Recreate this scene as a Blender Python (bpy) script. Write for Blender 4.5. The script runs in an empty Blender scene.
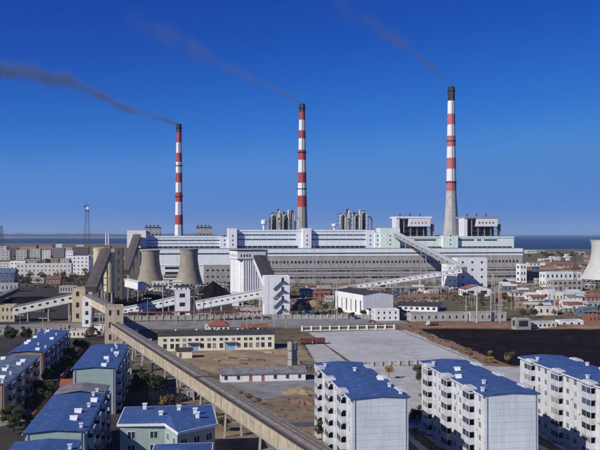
import bpy, math, random
from mathutils import Vector, Matrix
random.seed(7)
R = math.radians
sc = bpy.context.scene
col = sc.collection

# ------------------------------------------------------------------ camera, sky, sun, exposure
F, CX, HY, H = 824.0, 300.0, 234.0, 50.0          # focal length / centre / horizon of the photograph, camera height
cam = bpy.data.cameras.new('camera'); camo = bpy.data.objects.new('camera', cam); col.objects.link(camo)
cam.sensor_width = 36.0; cam.lens = 36.0 * F / 600.0; cam.shift_y = (HY - 225.0) / 600.0
cam.clip_start = 1.0; cam.clip_end = 120000.0
camo.location = (0, 0, H); camo.rotation_euler = (R(90), 0, 0)
sc.camera = camo

SUN_EL, SUN_DIR = R(34), Vector((-0.76, -0.65)).normalized()      # horizontal direction towards the sun
w = bpy.data.worlds.new('World'); sc.world = w; w.use_nodes = True
nt = w.node_tree; nt.nodes.clear()
sky = nt.nodes.new('ShaderNodeTexSky'); sky.sky_type = 'NISHITA'; sky.sun_disc = False
sky.sun_elevation = SUN_EL; sky.sun_rotation = math.atan2(SUN_DIR.x, SUN_DIR.y) % (2 * math.pi)
sky.altitude = 0; sky.air_density = 0.5; sky.dust_density = 0.0; sky.ozone_density = 6.0
# the film's deep polarised blue: one colour response for the whole sky
def vmul(f):
    x = nt.nodes.new('ShaderNodeVectorMath'); x.operation = 'SCALE'; x.inputs['Scale'].default_value = f; return x
m1, m2 = vmul(0.08), vmul(10.0); cvn = nt.nodes.new('ShaderNodeRGBCurve')
for ci, pts in enumerate((((0, 0), (.054, .001), (.105, .016), (.18, .062), (.356, .06), (1, .22)), ((0, 0), (.117, .055), (.22, .152), (.33, .225), (.533, .205), (1, .36)), ((0, 0), (.275, .38), (.456, .575), (.58, .625), (.672, .585), (1, .62)))):
    c_ = cvn.mapping.curves[ci]; c_.points[0].location = pts[0]; c_.points[1].location = pts[-1]
    for q in pts[1:-1]: c_.points.new(*q)
    for q in c_.points: q.handle_type = 'AUTO_CLAMPED'
cvn.mapping.update()
bg = nt.nodes.new('ShaderNodeBackground'); bg.inputs['Strength'].default_value = 0.1
wo = nt.nodes.new('ShaderNodeOutputWorld')
nt.links.new(sky.outputs[0], m1.inputs[0]); nt.links.new(m1.outputs[0], cvn.inputs['Color']); nt.links.new(cvn.outputs[0], m2.inputs[0]); nt.links.new(m2.outputs[0], bg.inputs[0]); nt.links.new(bg.outputs[0], wo.inputs[0])

sun = bpy.data.lights.new('sun', 'SUN'); sun.energy = 4.6; sun.angle = R(0.53); sun.color = (1.0, 0.94, 0.85)
suno = bpy.data.objects.new('sun', sun); col.objects.link(suno)
sv = Vector((SUN_DIR.x * math.cos(SUN_EL), SUN_DIR.y * math.cos(SUN_EL), math.sin(SUN_EL)))
suno.rotation_euler = (-sv).to_track_quat('-Z', 'Y').to_euler(); suno.location = (0, 0, 400)

sc.view_settings.view_transform = 'Standard'; sc.view_settings.look = 'None'
sc.view_settings.exposure = 0.0; sc.view_settings.gamma = 1.0; sc.view_settings.use_curve_mapping = False
sc.cycles.max_bounces = 6; sc.cycles.diffuse_bounces = 3; sc.cycles.glossy_bounces = 2
sc.cycles.volume_bounces = 1; sc.cycles.transparent_max_bounces = 8; sc.cycles.use_denoising = True

# ------------------------------------------------------------------ positions
def G(px, py, z=0.0):                       # the point of the level z seen at a pixel
    d = (H - z) * F / (py - HY); return Vector(((px - CX) / F * d, d, z))
def at(px, py, d): return Vector(((px - CX) / F * d, d, H - (py - HY) / F * d))
TH = R(8); CS, SN = math.cos(TH), math.sin(TH); OY = 837.0       # the plant's grid is turned 8 degrees
def site(px, v):                            # (u, depth) on the line v of the plant's grid
    k = (px - CX) / F; t = (v + OY * CS) / (CS - SN * k)
    return t * k * CS + (t - OY) * SN, t
def zs(py, px, v): return H - (py - HY) * site(px, v)[1] / F

# ------------------------------------------------------------------ materials
MATS = {}
def M(name, c, rough=0.75, var=0.12, scale=0.35, streak=0.0, sscale=1.1, c2=None, metal=0.0, bump=0.0, spec=0.3, bscale=4.0, ribs=None, patch=()):
    if name in MATS: return MATS[name]
    m = bpy.data.materials.new(name); m.use_nodes = True; n = m.node_tree; N = n.nodes; L = n.links
    b = N['Principled BSDF']; b.inputs['Roughness'].default_value = rough; b.inputs['Metallic'].default_value = metal
    b.inputs['Specular IOR Level'].default_value = spec
    g = N.new('ShaderNodeNewGeometry')
    def noise(sc_, det=4.0, vec=None, ro=0.6):
        x = N.new('ShaderNodeTexNoise'); x.inputs['Scale'].default_value = sc_; x.inputs['Detail'].default_value = det; x.inputs['Roughness'].default_value = ro
        L.new(vec if vec is not None else g.outputs['Position'], x.inputs['Vector']); return x.outputs['Fac']
    def mix(fac, a, bb):
        x = N.new('ShaderNodeMix'); x.data_type = 'RGBA'
        if isinstance(fac, float): x.inputs[0].default_value = fac
        else: L.new(fac, x.inputs[0])
        for s, v in ((6, a), (7, bb)):
            if isinstance(v, tuple): x.inputs[s].default_value = (*v, 1)
            else: L.new(v, x.inputs[s])
        return x.outputs[2]
    def ramp(fac, p0, p1):
        x = N.new('ShaderNodeMapRange'); x.inputs[1].default_value = p0; x.inputs[2].default_value = p1; L.new(fac, x.inputs[0]); return x.outputs[0]
    lo = c2 if c2 else tuple(v * (1 - 1.6 * var) for v in c); hi = tuple(min(.95, v * (1 + var)) for v in c)
    out = mix(ramp(noise(scale), .36, .64), lo, hi)
    fine = mix(ramp(noise(scale * 7, 3), .3, .7), tuple(v * (1 - var) for v in c), hi)
    out = mix(0.35, out, fine)
    if streak:
        mp = N.new('ShaderNodeMapping'); mp.inputs['Scale'].default_value = (1, 1, .06); L.new(g.outputs['Position'], mp.inputs[0])
        f = ramp(noise(sscale, 4, mp.outputs[0]), .50, .78)
        k = N.new('ShaderNodeMath'); k.operation = 'MULTIPLY'; k.inputs[1].default_value = streak; L.new(f, k.inputs[0])
        out = mix(k.outputs[0], out, tuple(v * .42 for v in (c[0], c[1] * .97, c[2] * .9)))
    for pc, ps, pk, p0, p1 in patch:             # worn or stained spots of another colour: colour, scale, strength, range
        f = ramp(noise(ps, 5, None, .7), p0, p1); k = N.new('ShaderNodeMath'); k.operation = 'MULTIPLY'; k.inputs[1].default_value = pk; L.new(f, k.inputs[0]); out = mix(k.outputs[0], out, pc)
    L.new(out, b.inputs['Base Color'])
    if ribs:                                     # profiled sheet: fine ridges across the roof, dirt lying in every few troughs
        wv = N.new('ShaderNodeTexWave'); wv.inputs['Scale'].default_value = ribs; wv.inputs['Distortion'].default_value = .6; wv.bands_direction = 'Y'
        tc_ = N.new('ShaderNodeTexCoord'); L.new(tc_.outputs['Object'], wv.inputs['Vector'])
        out = mix(ramp(wv.outputs['Fac'], .55, 1.6), out, tuple(v*.55 + .03 for v in c)); L.new(out, b.inputs['Base Color'])
    if bump:
        bp = N.new('ShaderNodeBump'); bp.inputs['Strength'].default_value = bump; bp.inputs['Distance'].default_value = .1
        L.new(noise(bscale, 5), bp.inputs['Height']); L.new(bp.outputs[0], b.inputs['Normal'])
    MATS[name] = m; return m

white = M('white_plaster', (.78, .79, .80), streak=.35, var=.06)
offwhite = M('off_white_plaster', (.66, .65, .60), streak=.4, var=.1)
cream = M('cream_plaster', (.58, .50, .34), streak=.5, var=.14)
beige = M('weathered_beige_render', (.47, .40, .30), streak=.7, var=.18, scale=.25)
yellowcream = M('pale_yellow_plaster', (.80, .76, .60), streak=.25, var=.06)
plantwhite = M('pale_blue_cladding', (.76, .82, .84), sscale=.3, streak=.36, var=.05, rough=.55)
plantgreen = M('pale_green_cladding', (.70, .82, .76), sscale=.3, streak=.35, var=.05, rough=.55)
louver = M('weathered_grey_render', (.38, .36, .35), sscale=.3, streak=.6, var=.12)
greenwall = M('grey_green_render', (.33, .43, .42), streak=.25, var=.07)
aptwhite = M('white_tile_facing', (.60, .62, .64), streak=.45, var=.10, rough=.6)
aptend = M('pale_blue_grey_render', (.57, .63, .67), streak=.38, var=.09, scale=.2)
brownwall = M('brown_brick_render', (.34, .23, .17), streak=.3, var=.12)
brick = M('red_brick', (.30, .12, .08), var=.25, scale=.8, streak=.2)
blueroof = M('blue_metal_sheet', (.028, .085, .27), rough=.65, var=.34, scale=.55, c2=(.06, .105, .20), spec=.3, ribs=.5, patch=(((.20, .24, .31), .9, .75, .54, .68), ((.05, .06, .09), .35, .6, .55, .68), ((.30, .32, .36), 2.6, .7, .62, .72)))
bluegrey = M('faded_blue_sheet', (.12, .17, .24), rough=.55, var=.3, scale=.4)
darkroof = M('dark_felt_roof', (.055, .052, .055), var=.3, scale=.3)
greyroof = M('grey_asbestos_roof', (.20, .195, .20), var=.3, scale=.5, streak=.2)
tileroof = M('terracotta_tile', (.28, .10, .065), var=.25, scale=.9)
paleroof = M('pale_sheet_roof', (.55, .58, .56), var=.12, rough=.5)
conc = M('concrete', (.36, .345, .32), streak=.35, var=.12)
conclight = M('light_concrete', (.44, .43, .41), streak=.2, var=.15, scale=.2, patch=(((.22, .20, .18), .25, .5, .54, .70),))
conctower = M('cooling_tower_concrete', (.30, .265, .215), streak=.5, var=.12, scale=.12)
conctowerl = M('pale_tower_concrete', (.52, .51, .48), streak=.4, var=.08, scale=.12)
darkcon = M('sooty_concrete', (.12, .105, .095), streak=.4, var=.2)
asphalt = M('asphalt', (.10, .10, .105), var=.2, scale=.15)
roadgrey = M('worn_concrete_road', (.25, .245, .24), var=.2, scale=.12, c2=(.17, .165, .16), patch=(((.10, .09, .085), .2, .55, .52, .66), ((.34, .31, .27), .09, .5, .55, .65)))
lotgrey = M('dusty_paved_lot', (.49, .485, .48), var=.12, scale=.06, c2=(.38, .375, .37), patch=(((.22, .20, .18), .14, .55, .54, .70), ((.28, .26, .24), .03, .6, .50, .60), ((.60, .59, .57), .5, .5, .58, .7)))
coal = M('coal', (.006, .0045, .006), rough=.95, var=.7, scale=.16, c2=(.022, .017, .019), bump=.8, bscale=1.2, spec=.03)
metal = M('grey_painted_steel', (.30, .31, .33), rough=.5, var=.12)
darkmetal = M('dark_steel', (.05, .05, .06), rough=.55, var=.2)
balwhite = M('weathered_white_balcony', (.56, .575, .60), rough=.6, var=.2, scale=.5, streak=.5)
brownroof = M('dull_brown_tile', (.17, .095, .075), var=.25, scale=.5)
curtain = M('pale_curtained_glass', (.30, .30, .29), rough=.25, var=.3, scale=.6, spec=.5)
galroof = M('dusty_gallery_roof', (.27, .245, .215), var=.25, scale=.5, patch=(((.13, .12, .11), .6, .6, .52, .66),))
whitemetal = M('white_painted_steel', (.74, .76, .78), rough=.45, var=.06, streak=.15)
silver = M('aluminium_cladding', (.46, .44, .40), rough=.6, metal=.0, var=.2, streak=.4)
red = M('red_chimney_paint', (.42, .045, .05), streak=.25, var=.12, scale=.15)
fadedred = M('faded_red_chimney_paint', (.48, .14, .16), streak=.25, var=.1, scale=.15)
chwhite = M('white_chimney_paint', (.72, .73, .74), streak=.3, var=.06, scale=.15)
soot = M('soot_black', (.03, .03, .035), var=.2)
glass = M('dark_window_glass', (.03, .04, .05), rough=.12, var=.3, scale=.3, spec=.6)
glassblue = M('bluish_window_glass', (.07, .10, .14), rough=.12, var=.4, scale=.25, spec=.6)
darkgap = M('dark_louvre', (.06, .065, .07), var=.2, rough=.6)
bluedoor = M('pale_blue_door', (.25, .42, .58), var=.08)
reddoor = M('brown_red_door', (.35, .13, .09), var=.1)
tarp = M('blue_tarpaulin', (.03, .10, .30), rough=.5, var=.2)
rust = M('rusty_steel', (.17, .06, .045), var=.3, scale=.8)
bark = M('bark', (.10, .075, .055), var=.2)
leafg = M('olive_foliage', (.065, .085, .03), var=.45, scale=.5, rough=.8, c2=(.025, .035, .012))
leafb = M('brown_foliage', (.13, .085, .05), var=.4, scale=.5, rough=.85, c2=(.06, .045, .03))
leafy = M('golden_foliage', (.34, .24, .06), var=.35, scale=.5, rough=.85, c2=(.16, .12, .04))
earth = M('brown_earth', (.23, .17, .11), var=.3, scale=.06, c2=(.12, .09, .06), rough=.95, bump=.5, bscale=.8, patch=(((.07, .055, .045), .3, .6, .52, .66), ((.34, .29, .23), .5, .5, .58, .68)))
earthred = M('reddish_earth', (.23, .135, .085), var=.3, scale=.07, c2=(.13, .085, .055), rough=.95, bump=.5, bscale=.8)
earthtan = M('tan_earth', (.32, .24, .15), var=.28, scale=.09, c2=(.17, .125, .08), rough=.95, bump=.5, bscale=.8, patch=(((.11, .085, .065), .3, .6, .52, .66), ((.10, .095, .05), .13, .5, .56, .66), ((.42, .36, .28), .7, .5, .6, .7)))
earthdark = M('cinder_and_shade_ground', (.045, .038, .035), var=.35, scale=.1, c2=(.02, .018, .018), rough=.95)
grass = M('dry_grass', (.12, .11, .055), var=.3, scale=.06, c2=(.07, .065, .035), rough=.95, bump=.4, bscale=1.0)
sand = M('pale_sand', (.40, .33, .25), var=.1, scale=.002)
hillm = M('far_hill', (.05, .06, .05), var=.2, scale=.003)

def ground_mat():
    m = bpy.data.materials.new('mixed_ground'); m.use_nodes = True; n = m.node_tree; N = n.nodes; L = n.links
    b = N['Principled BSDF']; b.inputs['Roughness'].default_value = .95; b.inputs['Specular IOR Level'].default_value = .1
    g = N.new('ShaderNodeNewGeometry')
    def nz(s, d=5):
        x = N.new('ShaderNodeTexNoise'); x.inputs['Scale'].default_value = s; x.inputs['Detail'].default_value = d; L.new(g.outputs['Position'], x.inputs['Vector']); return x.outputs['Fac']
    def rp(fac, a, c):
        x = N.new('ShaderNodeMapRange'); x.inputs[1].default_value = a; x.inputs[2].default_value = c; L.new(fac, x.inputs[0]); return x.outputs[0]
    def mx(f, a, c):
        x = N.new('ShaderNodeMix'); x.data_type = 'RGBA'; L.new(f, x.inputs[0])
        for s, v in ((6, a), (7, c)):
            if isinstance(v, tuple): x.inputs[s].default_value = (*v, 1)
            else: L.new(v, x.inputs[s])
        return x.outputs[2]
    a = mx(rp(nz(.018), .42, .58), (.18, .13, .085), (.10, .095, .05))
    a = mx(rp(nz(.035), .50, .62), a, (.21, .19, .165))
    a = mx(rp(nz(.12), .52, .66), a, (.075, .065, .05))
    a = mx(rp(nz(.5), .55, .7), a, (.27, .21, .15))
    L.new(a, b.inputs['Base Color'])
    bp = N.new('ShaderNodeBump'); bp.inputs['Strength'].default_value = .5; bp.inputs['Distance'].default_value = .3
    L.new(nz(.6), bp.inputs['Height']); L.new(bp.outputs[0], b.inputs['Normal'])
    return m
def sea_mat():
    m = bpy.data.materials.new('sea_water'); m.use_nodes = True; n = m.node_tree; N = n.nodes; L = n.links
    b = N['Principled BSDF']; b.inputs['Base Color'].default_value = (.008, .04, .11, 1); b.inputs['Roughness'].default_value = .5
    b.inputs['Specular IOR Level'].default_value = .12
    g = N.new('ShaderNodeNewGeometry'); x = N.new('ShaderNodeTexNoise'); x.inputs['Scale'].default_value = .01; x.inputs['Detail'].default_value = 6
    L.new(g.outputs['Position'], x.inputs['Vector'])
    bp = N.new('ShaderNodeBump'); bp.inputs['Strength'].default_value = .6; bp.inputs['Distance'].default_value = 8; L.new(x.outputs['Fac'], bp.inputs['Height']); L.new(bp.outputs[0], b.inputs['Normal'])
    return m

# ------------------------------------------------------------------ builders
class MB:
    def __init__(s): s.v = []; s.f = []
    def add(s, vs, fs):
        o = len(s.v); s.v += [tuple(x) for x in vs]; s.f += [tuple(i + o for i in q) for q in fs]; return s
    def box(s, x0, x1, y0, y1, z0, z1):
        return s.add([(x0,y0,z0),(x1,y0,z0),(x1,y1,z0),(x0,y1,z0),(x0,y0,z1),(x1,y0,z1),(x1,y1,z1),(x0,y1,z1)],
                     [(0,3,2,1),(4,5,6,7),(0,1,5,4),(1,2,6,5),(2,3,7,6),(3,0,4,7)])
    def beam(s, p, q, w_, h_, up=(0, 0, 1)):        # a bar of width w_ and height h_ from p to q (centre line)
        p, q = Vector(p), Vector(q); d = (q - p).normalized(); up = Vector(up)
        if abs(d.dot(up)) > .98: up = Vector((0, 1, 0))
        r = d.cross(up).normalized() * w_ / 2; u = r.cross(d).normalized() * h_ / 2
        vs = [p - r - u, p + r - u, p + r + u, p - r + u, q - r - u, q + r - u, q + r + u, q - r + u]
        return s.add(vs, [(0,1,2,3),(7,6,5,4),(1,0,4,5),(2,1,5,6),(3,2,6,7),(0,3,7,4)])
    def tube(s, pts, rad, n=8, cap=True):
        pts = [Vector(p) for p in pts]; rad = rad if isinstance(rad, (list, tuple)) else [rad] * len(pts); o = len(s.v); vs = []
        for i, p in enumerate(pts):
            d = (pts[min(i + 1, len(pts) - 1)] - pts[max(i - 1, 0)]).normalized()
            a = d.cross(Vector((0, 0, 1)) if abs(d.z) < .95 else Vector((1, 0, 0))).normalized(); b = d.cross(a)
            vs += [p + (a * math.cos(t) + b * math.sin(t)) * rad[i] for t in (2 * math.pi * k / n for k in range(n))]
        fs = [(i*n + k, i*n + (k+1) % n, (i+1)*n + (k+1) % n, (i+1)*n + k) for i in range(len(pts) - 1) for k in range(n)]
        if cap: fs += [tuple(range(n)), tuple(range((len(pts)-1)*n, len(pts)*n))[::-1]]
        return s.add(vs, fs)
    def lathe(s, prof, n=24, cx=0, cy=0, top=True):
        vs = [(cx + r * math.cos(2*math.pi*k/n), cy + r * math.sin(2*math.pi*k/n), z) for r, z in prof for k in range(n)]
        fs = [(i*n + k, i*n + (k+1) % n, (i+1)*n + (k+1) % n, (i+1)*n + k) for i in range(len(prof)-1) for k in range(n)]
        if top: fs.append(tuple(range((len(prof)-1)*n, len(prof)*n)))
        return s.add(vs, fs)
    def prism(s, poly, z0, z1):
        n = len(poly); vs = [(x, y, z0) for x, y in poly] + [(x, y, z1) for x, y in poly]
        return s.add(vs, [tuple(range(n))[::-1], tuple(range(n, 2*n))] + [(i, (i+1) % n, n + (i+1) % n, n + i) for i in range(n)])
    def build(s, name, mat, parent=None, smooth=False, loc=None, rz=0):
        me = bpy.data.meshes.new(name); me.from_pydata(s.v, [], s.f); me.update()
        me.materials.append(mat)
        if smooth: me.polygons.foreach_set('use_smooth', [True] * len(me.polygons))
        return link(name, me, parent, loc, rz)
def link(name, me, parent=None, loc=None, rz=0):
    o = bpy.data.objects.new(name, me); col.objects.link(o); o.parent = parent
    if loc is not None: o.location = loc
    if rz: o.rotation_euler.z = rz
    return o
CACHE = {}
def shared(key, fn, mat):
    if key not in CACHE:
        b = MB(); fn(b); me = bpy.data.meshes.new(str(key[0])); me.from_pydata(b.v, [], b.f); me.update(); me.materials.append(mat); CACHE[key] = me
    return CACHE[key]
def box(name, mat, parent, x0, x1, y0, y1, z0, z1):
    sx, sy, sz = round(x1-x0, 3), round(y1-y0, 3), round(z1-z0, 3)
    me = shared((name, mat.name, sx, sy, sz), lambda b: b.box(-sx/2, sx/2, -sy/2, sy/2, -sz/2, sz/2), mat)
    return link(name, me, parent, ((x0+x1)/2, (y0+y1)/2, (z0+z1)/2))
def tag(o, label, cat=None, group=None, kind=None):
    if label: o['label'] = label
    if cat: o['category'] = cat
    if group: o['group'] = group
    if kind: o['kind'] = kind
    return o
def thing(name, label, cat, loc=(0, 0, 0), rz=0.0, group=None):
    o = bpy.data.objects.new(name, None); col.objects.link(o); o.empty_display_size = .1
    o.location = loc; o.rotation_euler = (0, 0, rz); return tag(o, label, cat, group)
def copy_tree(o, parent=None):
    c = o.copy(); col.objects.link(c); c.parent = parent
    for ch in KIDS.get(o.name, []): copy_tree(ch, c)
    return c
KIDS = {}

# walls with real openings -------------------------------------------------
def sides(x0, y0, L, W):
    return {'front': ((x0, y0), (1, 0), (0, 1), L, 0.0), 'right': ((x0+L, y0), (0, 1), (-1, 0), W, R(90)),
            'back': ((x0+L, y0+W), (-1, 0), (0, -1), L, R(180)), 'left': ((x0, y0+W), (0, -1), (1, 0), W, R(-90))}
def wall_shell(mb, x0, y0, L, W, z0, z1, ops, depth=.2):
    for sd, (o, ex, ey, ln, rz) in sides(x0, y0, L, W).items():
        P = lambda t, d, z: (o[0] + ex[0]*t + ey[0]*d, o[1] + ex[1]*t + ey[1]*d, z)
        op = ops.get(sd, [])
        ts = sorted({0.0, ln, *[q[0] for q in op], *[q[1] for q in op]}); zz = sorted({z0, z1, *[q[2] for q in op], *[q[3] for q in op]})
        for i in range(len(ts)-1):
            for j in range(len(zz)-1):
                tm, zm = (ts[i]+ts[i+1])/2, (zz[j]+zz[j+1])/2
                if any(q[0] < tm < q[1] and q[2] < zm < q[3] for q in op): continue
                mb.add([P(ts[i],0,zz[j]), P(ts[i+1],0,zz[j]), P(ts[i+1],0,zz[j+1]), P(ts[i],0,zz[j+1])], [(0,1,2,3)])
        for q in op:
            a, b, c, d = q[:4]
            mb.add([P(a,0,c),P(b,0,c),P(b,0,d),P(a,0,d),P(a,depth,c),P(b,depth,c),P(b,depth,d),P(a,depth,d)],
                   [(0,4,5,1),(1,5,6,2),(2,6,7,3),(3,7,4,0)])
def put_openings(parent, x0, y0, L, W, ops, frame=None, near=True, depth=.2, gl=None):
    gl = gl or glass; frame = frame or whitemetal
    for sd, (o, ex, ey, ln, rz) in sides(x0, y0, L, W).items():
        for q in ops.get(sd, []):
            a, b, c, d = q[:4]; kind = q[4] if len(q) > 4 else 'window'; wd, ht = round(b-a, 3), round(d-c, 3)
            loc = (o[0] + ex[0]*a, o[1] + ex[1]*a, c)
            if kind == 'window' and near:
                t = .09
                def fr(m):
                    m.box(0, t, .06, .15, 0, ht); m.box(wd-t, wd, .06, .15, 0, ht); m.box(t, wd-t, .06, .15, 0, t); m.box(t, wd-t, .06, .15, ht-t, ht)
                    n = max(1, round(wd / .9))
                    for i in range(1, n): m.box(wd*i/n - .03, wd*i/n + .03, .07, .14, t, ht-t)
                    m.box(-.06, wd+.06, -.07, .055, -.08, -.005)
                wn = link('window', shared(('window', frame.name, wd, ht), fr, frame), parent, loc, rz)
                g2 = random.choice((gl, gl, glass, curtain)); link('pane', shared(('pane', g2.name, wd, ht), lambda m: m.box(.05, wd-.05, .10, .125, .05, ht-.05), g2), wn)
            else:
                mt = {'window': gl, 'bluedoor': bluedoor, 'reddoor': reddoor, 'dark': darkgap}.get(kind, gl)
                nm = 'door' if 'door' in kind else 'window'
                link(nm, shared((nm, mt.name, wd, ht, 'plain'), lambda m: m.box(.01, wd-.01, depth*.6, depth*.9, .01, ht-.01), mt), parent, loc, rz)
def grid(ln, n, wd, zlist, ht, m0=1.0, kind='window'):
    out = []
    for i in range(n):
        c = m0 + (ln - 2*m0) * (i + .5) / n
        for z in zlist: out.append((c - wd/2, c + wd/2, z, z + ht, kind))
    return out

def roof_flat(parent, x0, y0, L, W, z, mat, par=.5, pmat=None):
    t = .25; m = MB(); m.box(x0-.05, x0+L+.05, y0-.05, y0+t, z, z+par); m.box(x0-.05, x0+L+.05, y0+W-t, y0+W+.05, z, z+par)
    m.box(x0-.05, x0+t, y0+t, y0+W-t, z, z+par); m.box(x0+L-t, x0+L+.05, y0+t, y0+W-t, z, z+par)
    tag(m.build('parapet', pmat or conc, parent), None); return box('roof', mat, parent, x0+t, x0+L-t, y0+t, y0+W-t, z-.2, z+.08)
def roof_gable(parent, x0, y0, L, W, z, mat, rise, axis='x', ov=.5, gm_=None):
    m = MB(); t = .15
    if axis == 'x':
        a = [(y0-ov, z - ov*rise/(W/2)), (y0+W/2, z+rise), (y0+W+ov, z - ov*rise/(W/2))]
        m.add([(x, y, zz+e) for x in (x0-ov, x0+L+ov) for y, zz in a for e in (.02, t)], [(0,6,8,2),(2,8,10,4),(1,3,9,7),(3,5,11,9),(0,1,7,6),(4,10,11,5),(0,2,3,1),(2,4,5,3),(6,7,9,8),(8,9,11,10)])
        g = MB(); g.add([(x0, y0, z), (x0, y0+W, z), (x0, y0+W/2, z+rise)], [(0,2,1)]); g.add([(x0+L, y0, z), (x0+L, y0+W, z), (x0+L, y0+W/2, z+rise)], [(0,1,2)])
    else:
        a = [(x0-ov, z - ov*rise/(L/2)), (x0+L/2, z+rise), (x0+L+ov, z - ov*rise/(L/2))]
        m.add([(x, y, zz+e) for y in (y0-ov, y0+W+ov) for x, zz in a for e in (.02, t)], [(0,2,8,6),(2,4,10,8),(1,7,9,3),(3,9,11,5),(0,6,7,1),(4,5,11,10),(0,1,3,2),(2,3,5,4),(6,8,9,7),(8,10,11,9)])
        g = MB(); g.add([(x0, y0, z), (x0+L, y0, z), (x0+L/2, y0, z+rise)], [(0,1,2)]); g.add([(x0, y0+W, z), (x0+L, y0+W, z), (x0+L/2, y0+W, z+rise)], [(0,2,1)])
    if gm_: tag(g.build('gable_wall', gm_, parent), None, kind=None)
    return m.build('roof', mat, parent)
def roof_hip(parent, x0, y0, L, W, z, mat, rise, ov=.5):
    a, b, c, d = x0-ov, x0+L+ov, y0-ov, y0+W+ov; i = min(L, W)/2
    m = MB(); m.add([(a,c,z),(b,c,z),(b,d,z),(a,d,z),(x0+i,y0+W/2,z+rise),(x0+L-i,y0+W/2,z+rise)], [(3,2,1,0),(0,1,5,4),(1,2,5),(2,3,4,5),(3,0,4)])
    return m.build('roof', mat, parent)

def block(name, label, cat, loc, L, W, h, wmat, ops, rz=TH, roof='flat', rmat=None, rise=1.5, near=False, group=None, frame=None, gl=None, ov=.5, pmat=None, par=.5):
    t = thing(name, label, cat, (loc[0], loc[1], 0), rz, group)
    m = MB(); wall_shell(m, 0, 0, L, W, -.3, h, ops); m.build('wall', wmat, t)
    put_openings(t, 0, 0, L, W, ops, frame, near, gl=gl)
    rmat = rmat or greyroof
    if roof == 'flat': roof_flat(t, 0, 0, L, W, h, rmat, par, pmat or wmat)
    elif roof == 'hip': roof_hip(t, 0, 0, L, W, h, rmat, rise, ov)
    else: roof_gable(t, 0, 0, L, W, h, rmat, rise, roof[-1], ov, wmat)
    return t
def block_px(name, label, cat, xl, xr, yb, yt, W, wmat, floors=1, nx=4, ny=2, rz=TH, wfrac=.5, hfrac=.45, **kw):
    p = G(xl, yb); d = p.y; L = (xr - xl) / F * d * 1.0; h = (yb - yt) * d / F
    fh = h / floors; zl = [i * fh + fh * .32 for i in range(floors)]
    ops = {}
    for sd, ln, n in (('front', L, nx), ('left', W, ny), ('right', W, ny)):
        if n: ops[sd] = grid(ln, n, (ln - 1) / n * wfrac, zl, fh * hfrac, .5, kw.get('wkind', 'window'))
    kw.pop('wkind', None)
    return block(name, label, cat, p, L, W, h, wmat, ops, rz, **kw)

# trees ---------------------------------------------------------------------
def tree_meshes(key, hgt, rx, nleaf, lsize, lmat, seed, bare=False):
    rnd = random.Random(seed); t = MB(); h0 = hgt * .32
    t.tube([(0, 0, -.2), (.1*rx*.3, 0, h0), (0, .05*rx, hgt*.72)], [hgt*.028, hgt*.02, hgt*.008], 6)
    tips = []
    for i in range(7 if not bare else 11):
        a = rnd.uniform(0, 6.28); e = rnd.uniform(.55, 1.0); z0 = rnd.uniform(h0*.8, hgt*.55)
        q = Vector((math.cos(a)*rx*.62*e, math.sin(a)*rx*.62*e, z0 + rnd.uniform(.15, .38)*hgt)); tips.append(q)
        mid = Vector((q.x*.45, q.y*.45, z0 + (q.z - z0)*.6)); t.tube([(0, 0, z0), mid, q], [hgt*.013, hgt*.009, hgt*.004], 5)
        if bare:
            for k in range(3):
                b = a + rnd.uniform(-.8, .8); t.tube([mid, mid + Vector((math.cos(b)*rx*.4, math.sin(b)*rx*.4, hgt*.2))], [hgt*.006, hgt*.002], 4)
    cl = MB(); cz = hgt*.66; clumps = [(q, rnd.uniform(.26, .42)*rx) for q in tips]
    for i in range(12):
        a, p = rnd.uniform(0, 6.28), math.acos(rnd.uniform(-.75, 1)); rr = rnd.uniform(.5, .92)
        clumps.append((Vector((math.sin(p)*math.cos(a)*rx*rr, math.sin(p)*math.sin(a)*rx*rr, cz + math.cos(p)*hgt*.34*rr)), rnd.uniform(.22, .45)*rx))
    for i in range(nleaf):
        c, r = clumps[rnd.randrange(len(clumps))]
        v = Vector((rnd.gauss(0, 1), rnd.gauss(0, 1), rnd.gauss(0, .8))); v = c + v.normalized() * r * rnd.uniform(.25, 1.05)
        n = Vector((rnd.gauss(0, 1), rnd.gauss(0, 1), rnd.gauss(.5, 1))).normalized(); s = lsize * rnd.uniform(.6, 1.4)
        a = n.orthogonal().normalized() * s; b = n.cross(a).normalized() * s * .7
        cl.add([v - a*.5, v + b*.5 - a*.1, v + a*.6, v - b*.5], [(0, 1, 2, 3)])
    out = []
    for nm, mb, mt in (('trunk', t, bark), ('crown', cl, lmat)):
        me = bpy.data.meshes.new(nm); me.from_pydata(mb.v, [], mb.f); me.materials.append(mt); out.append(me)
    return out
TREES = {}
def tree(kind, p, hgt, label, group=None, name=None):
    spec = {'green': (2.8, 1500, .55, leafg, False), 'brown': (2.8, 420, .5, leafb, True), 'gold': (2.4, 700, .5, leafy, False), 'near': (3.2, 5200, .34, leafg, False)}[kind]
    var = random.randrange(3); k = (kind, var)
    if k not in TREES: TREES[k] = tree_meshes(k, 7.0, spec[0], spec[1], spec[2], spec[3], hash(kind) % 97 * 0 + len(TREES) * 13 + 5, spec[4])
    t = thing(name or {'brown': 'bare_tree', 'gold': 'golden_shrub'}.get(kind, 'leafy_tree'), label, 'tree', (p[0], p[1], 0), random.uniform(0, 6.28), group)
    s = hgt / 7.0; t.scale = (s * random.uniform(.85, 1.25), s * random.uniform(.85, 1.25), s)
    for nm, me in zip(('trunk', 'crown'), TREES[k]): link(nm, me, t)
    return t

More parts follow.
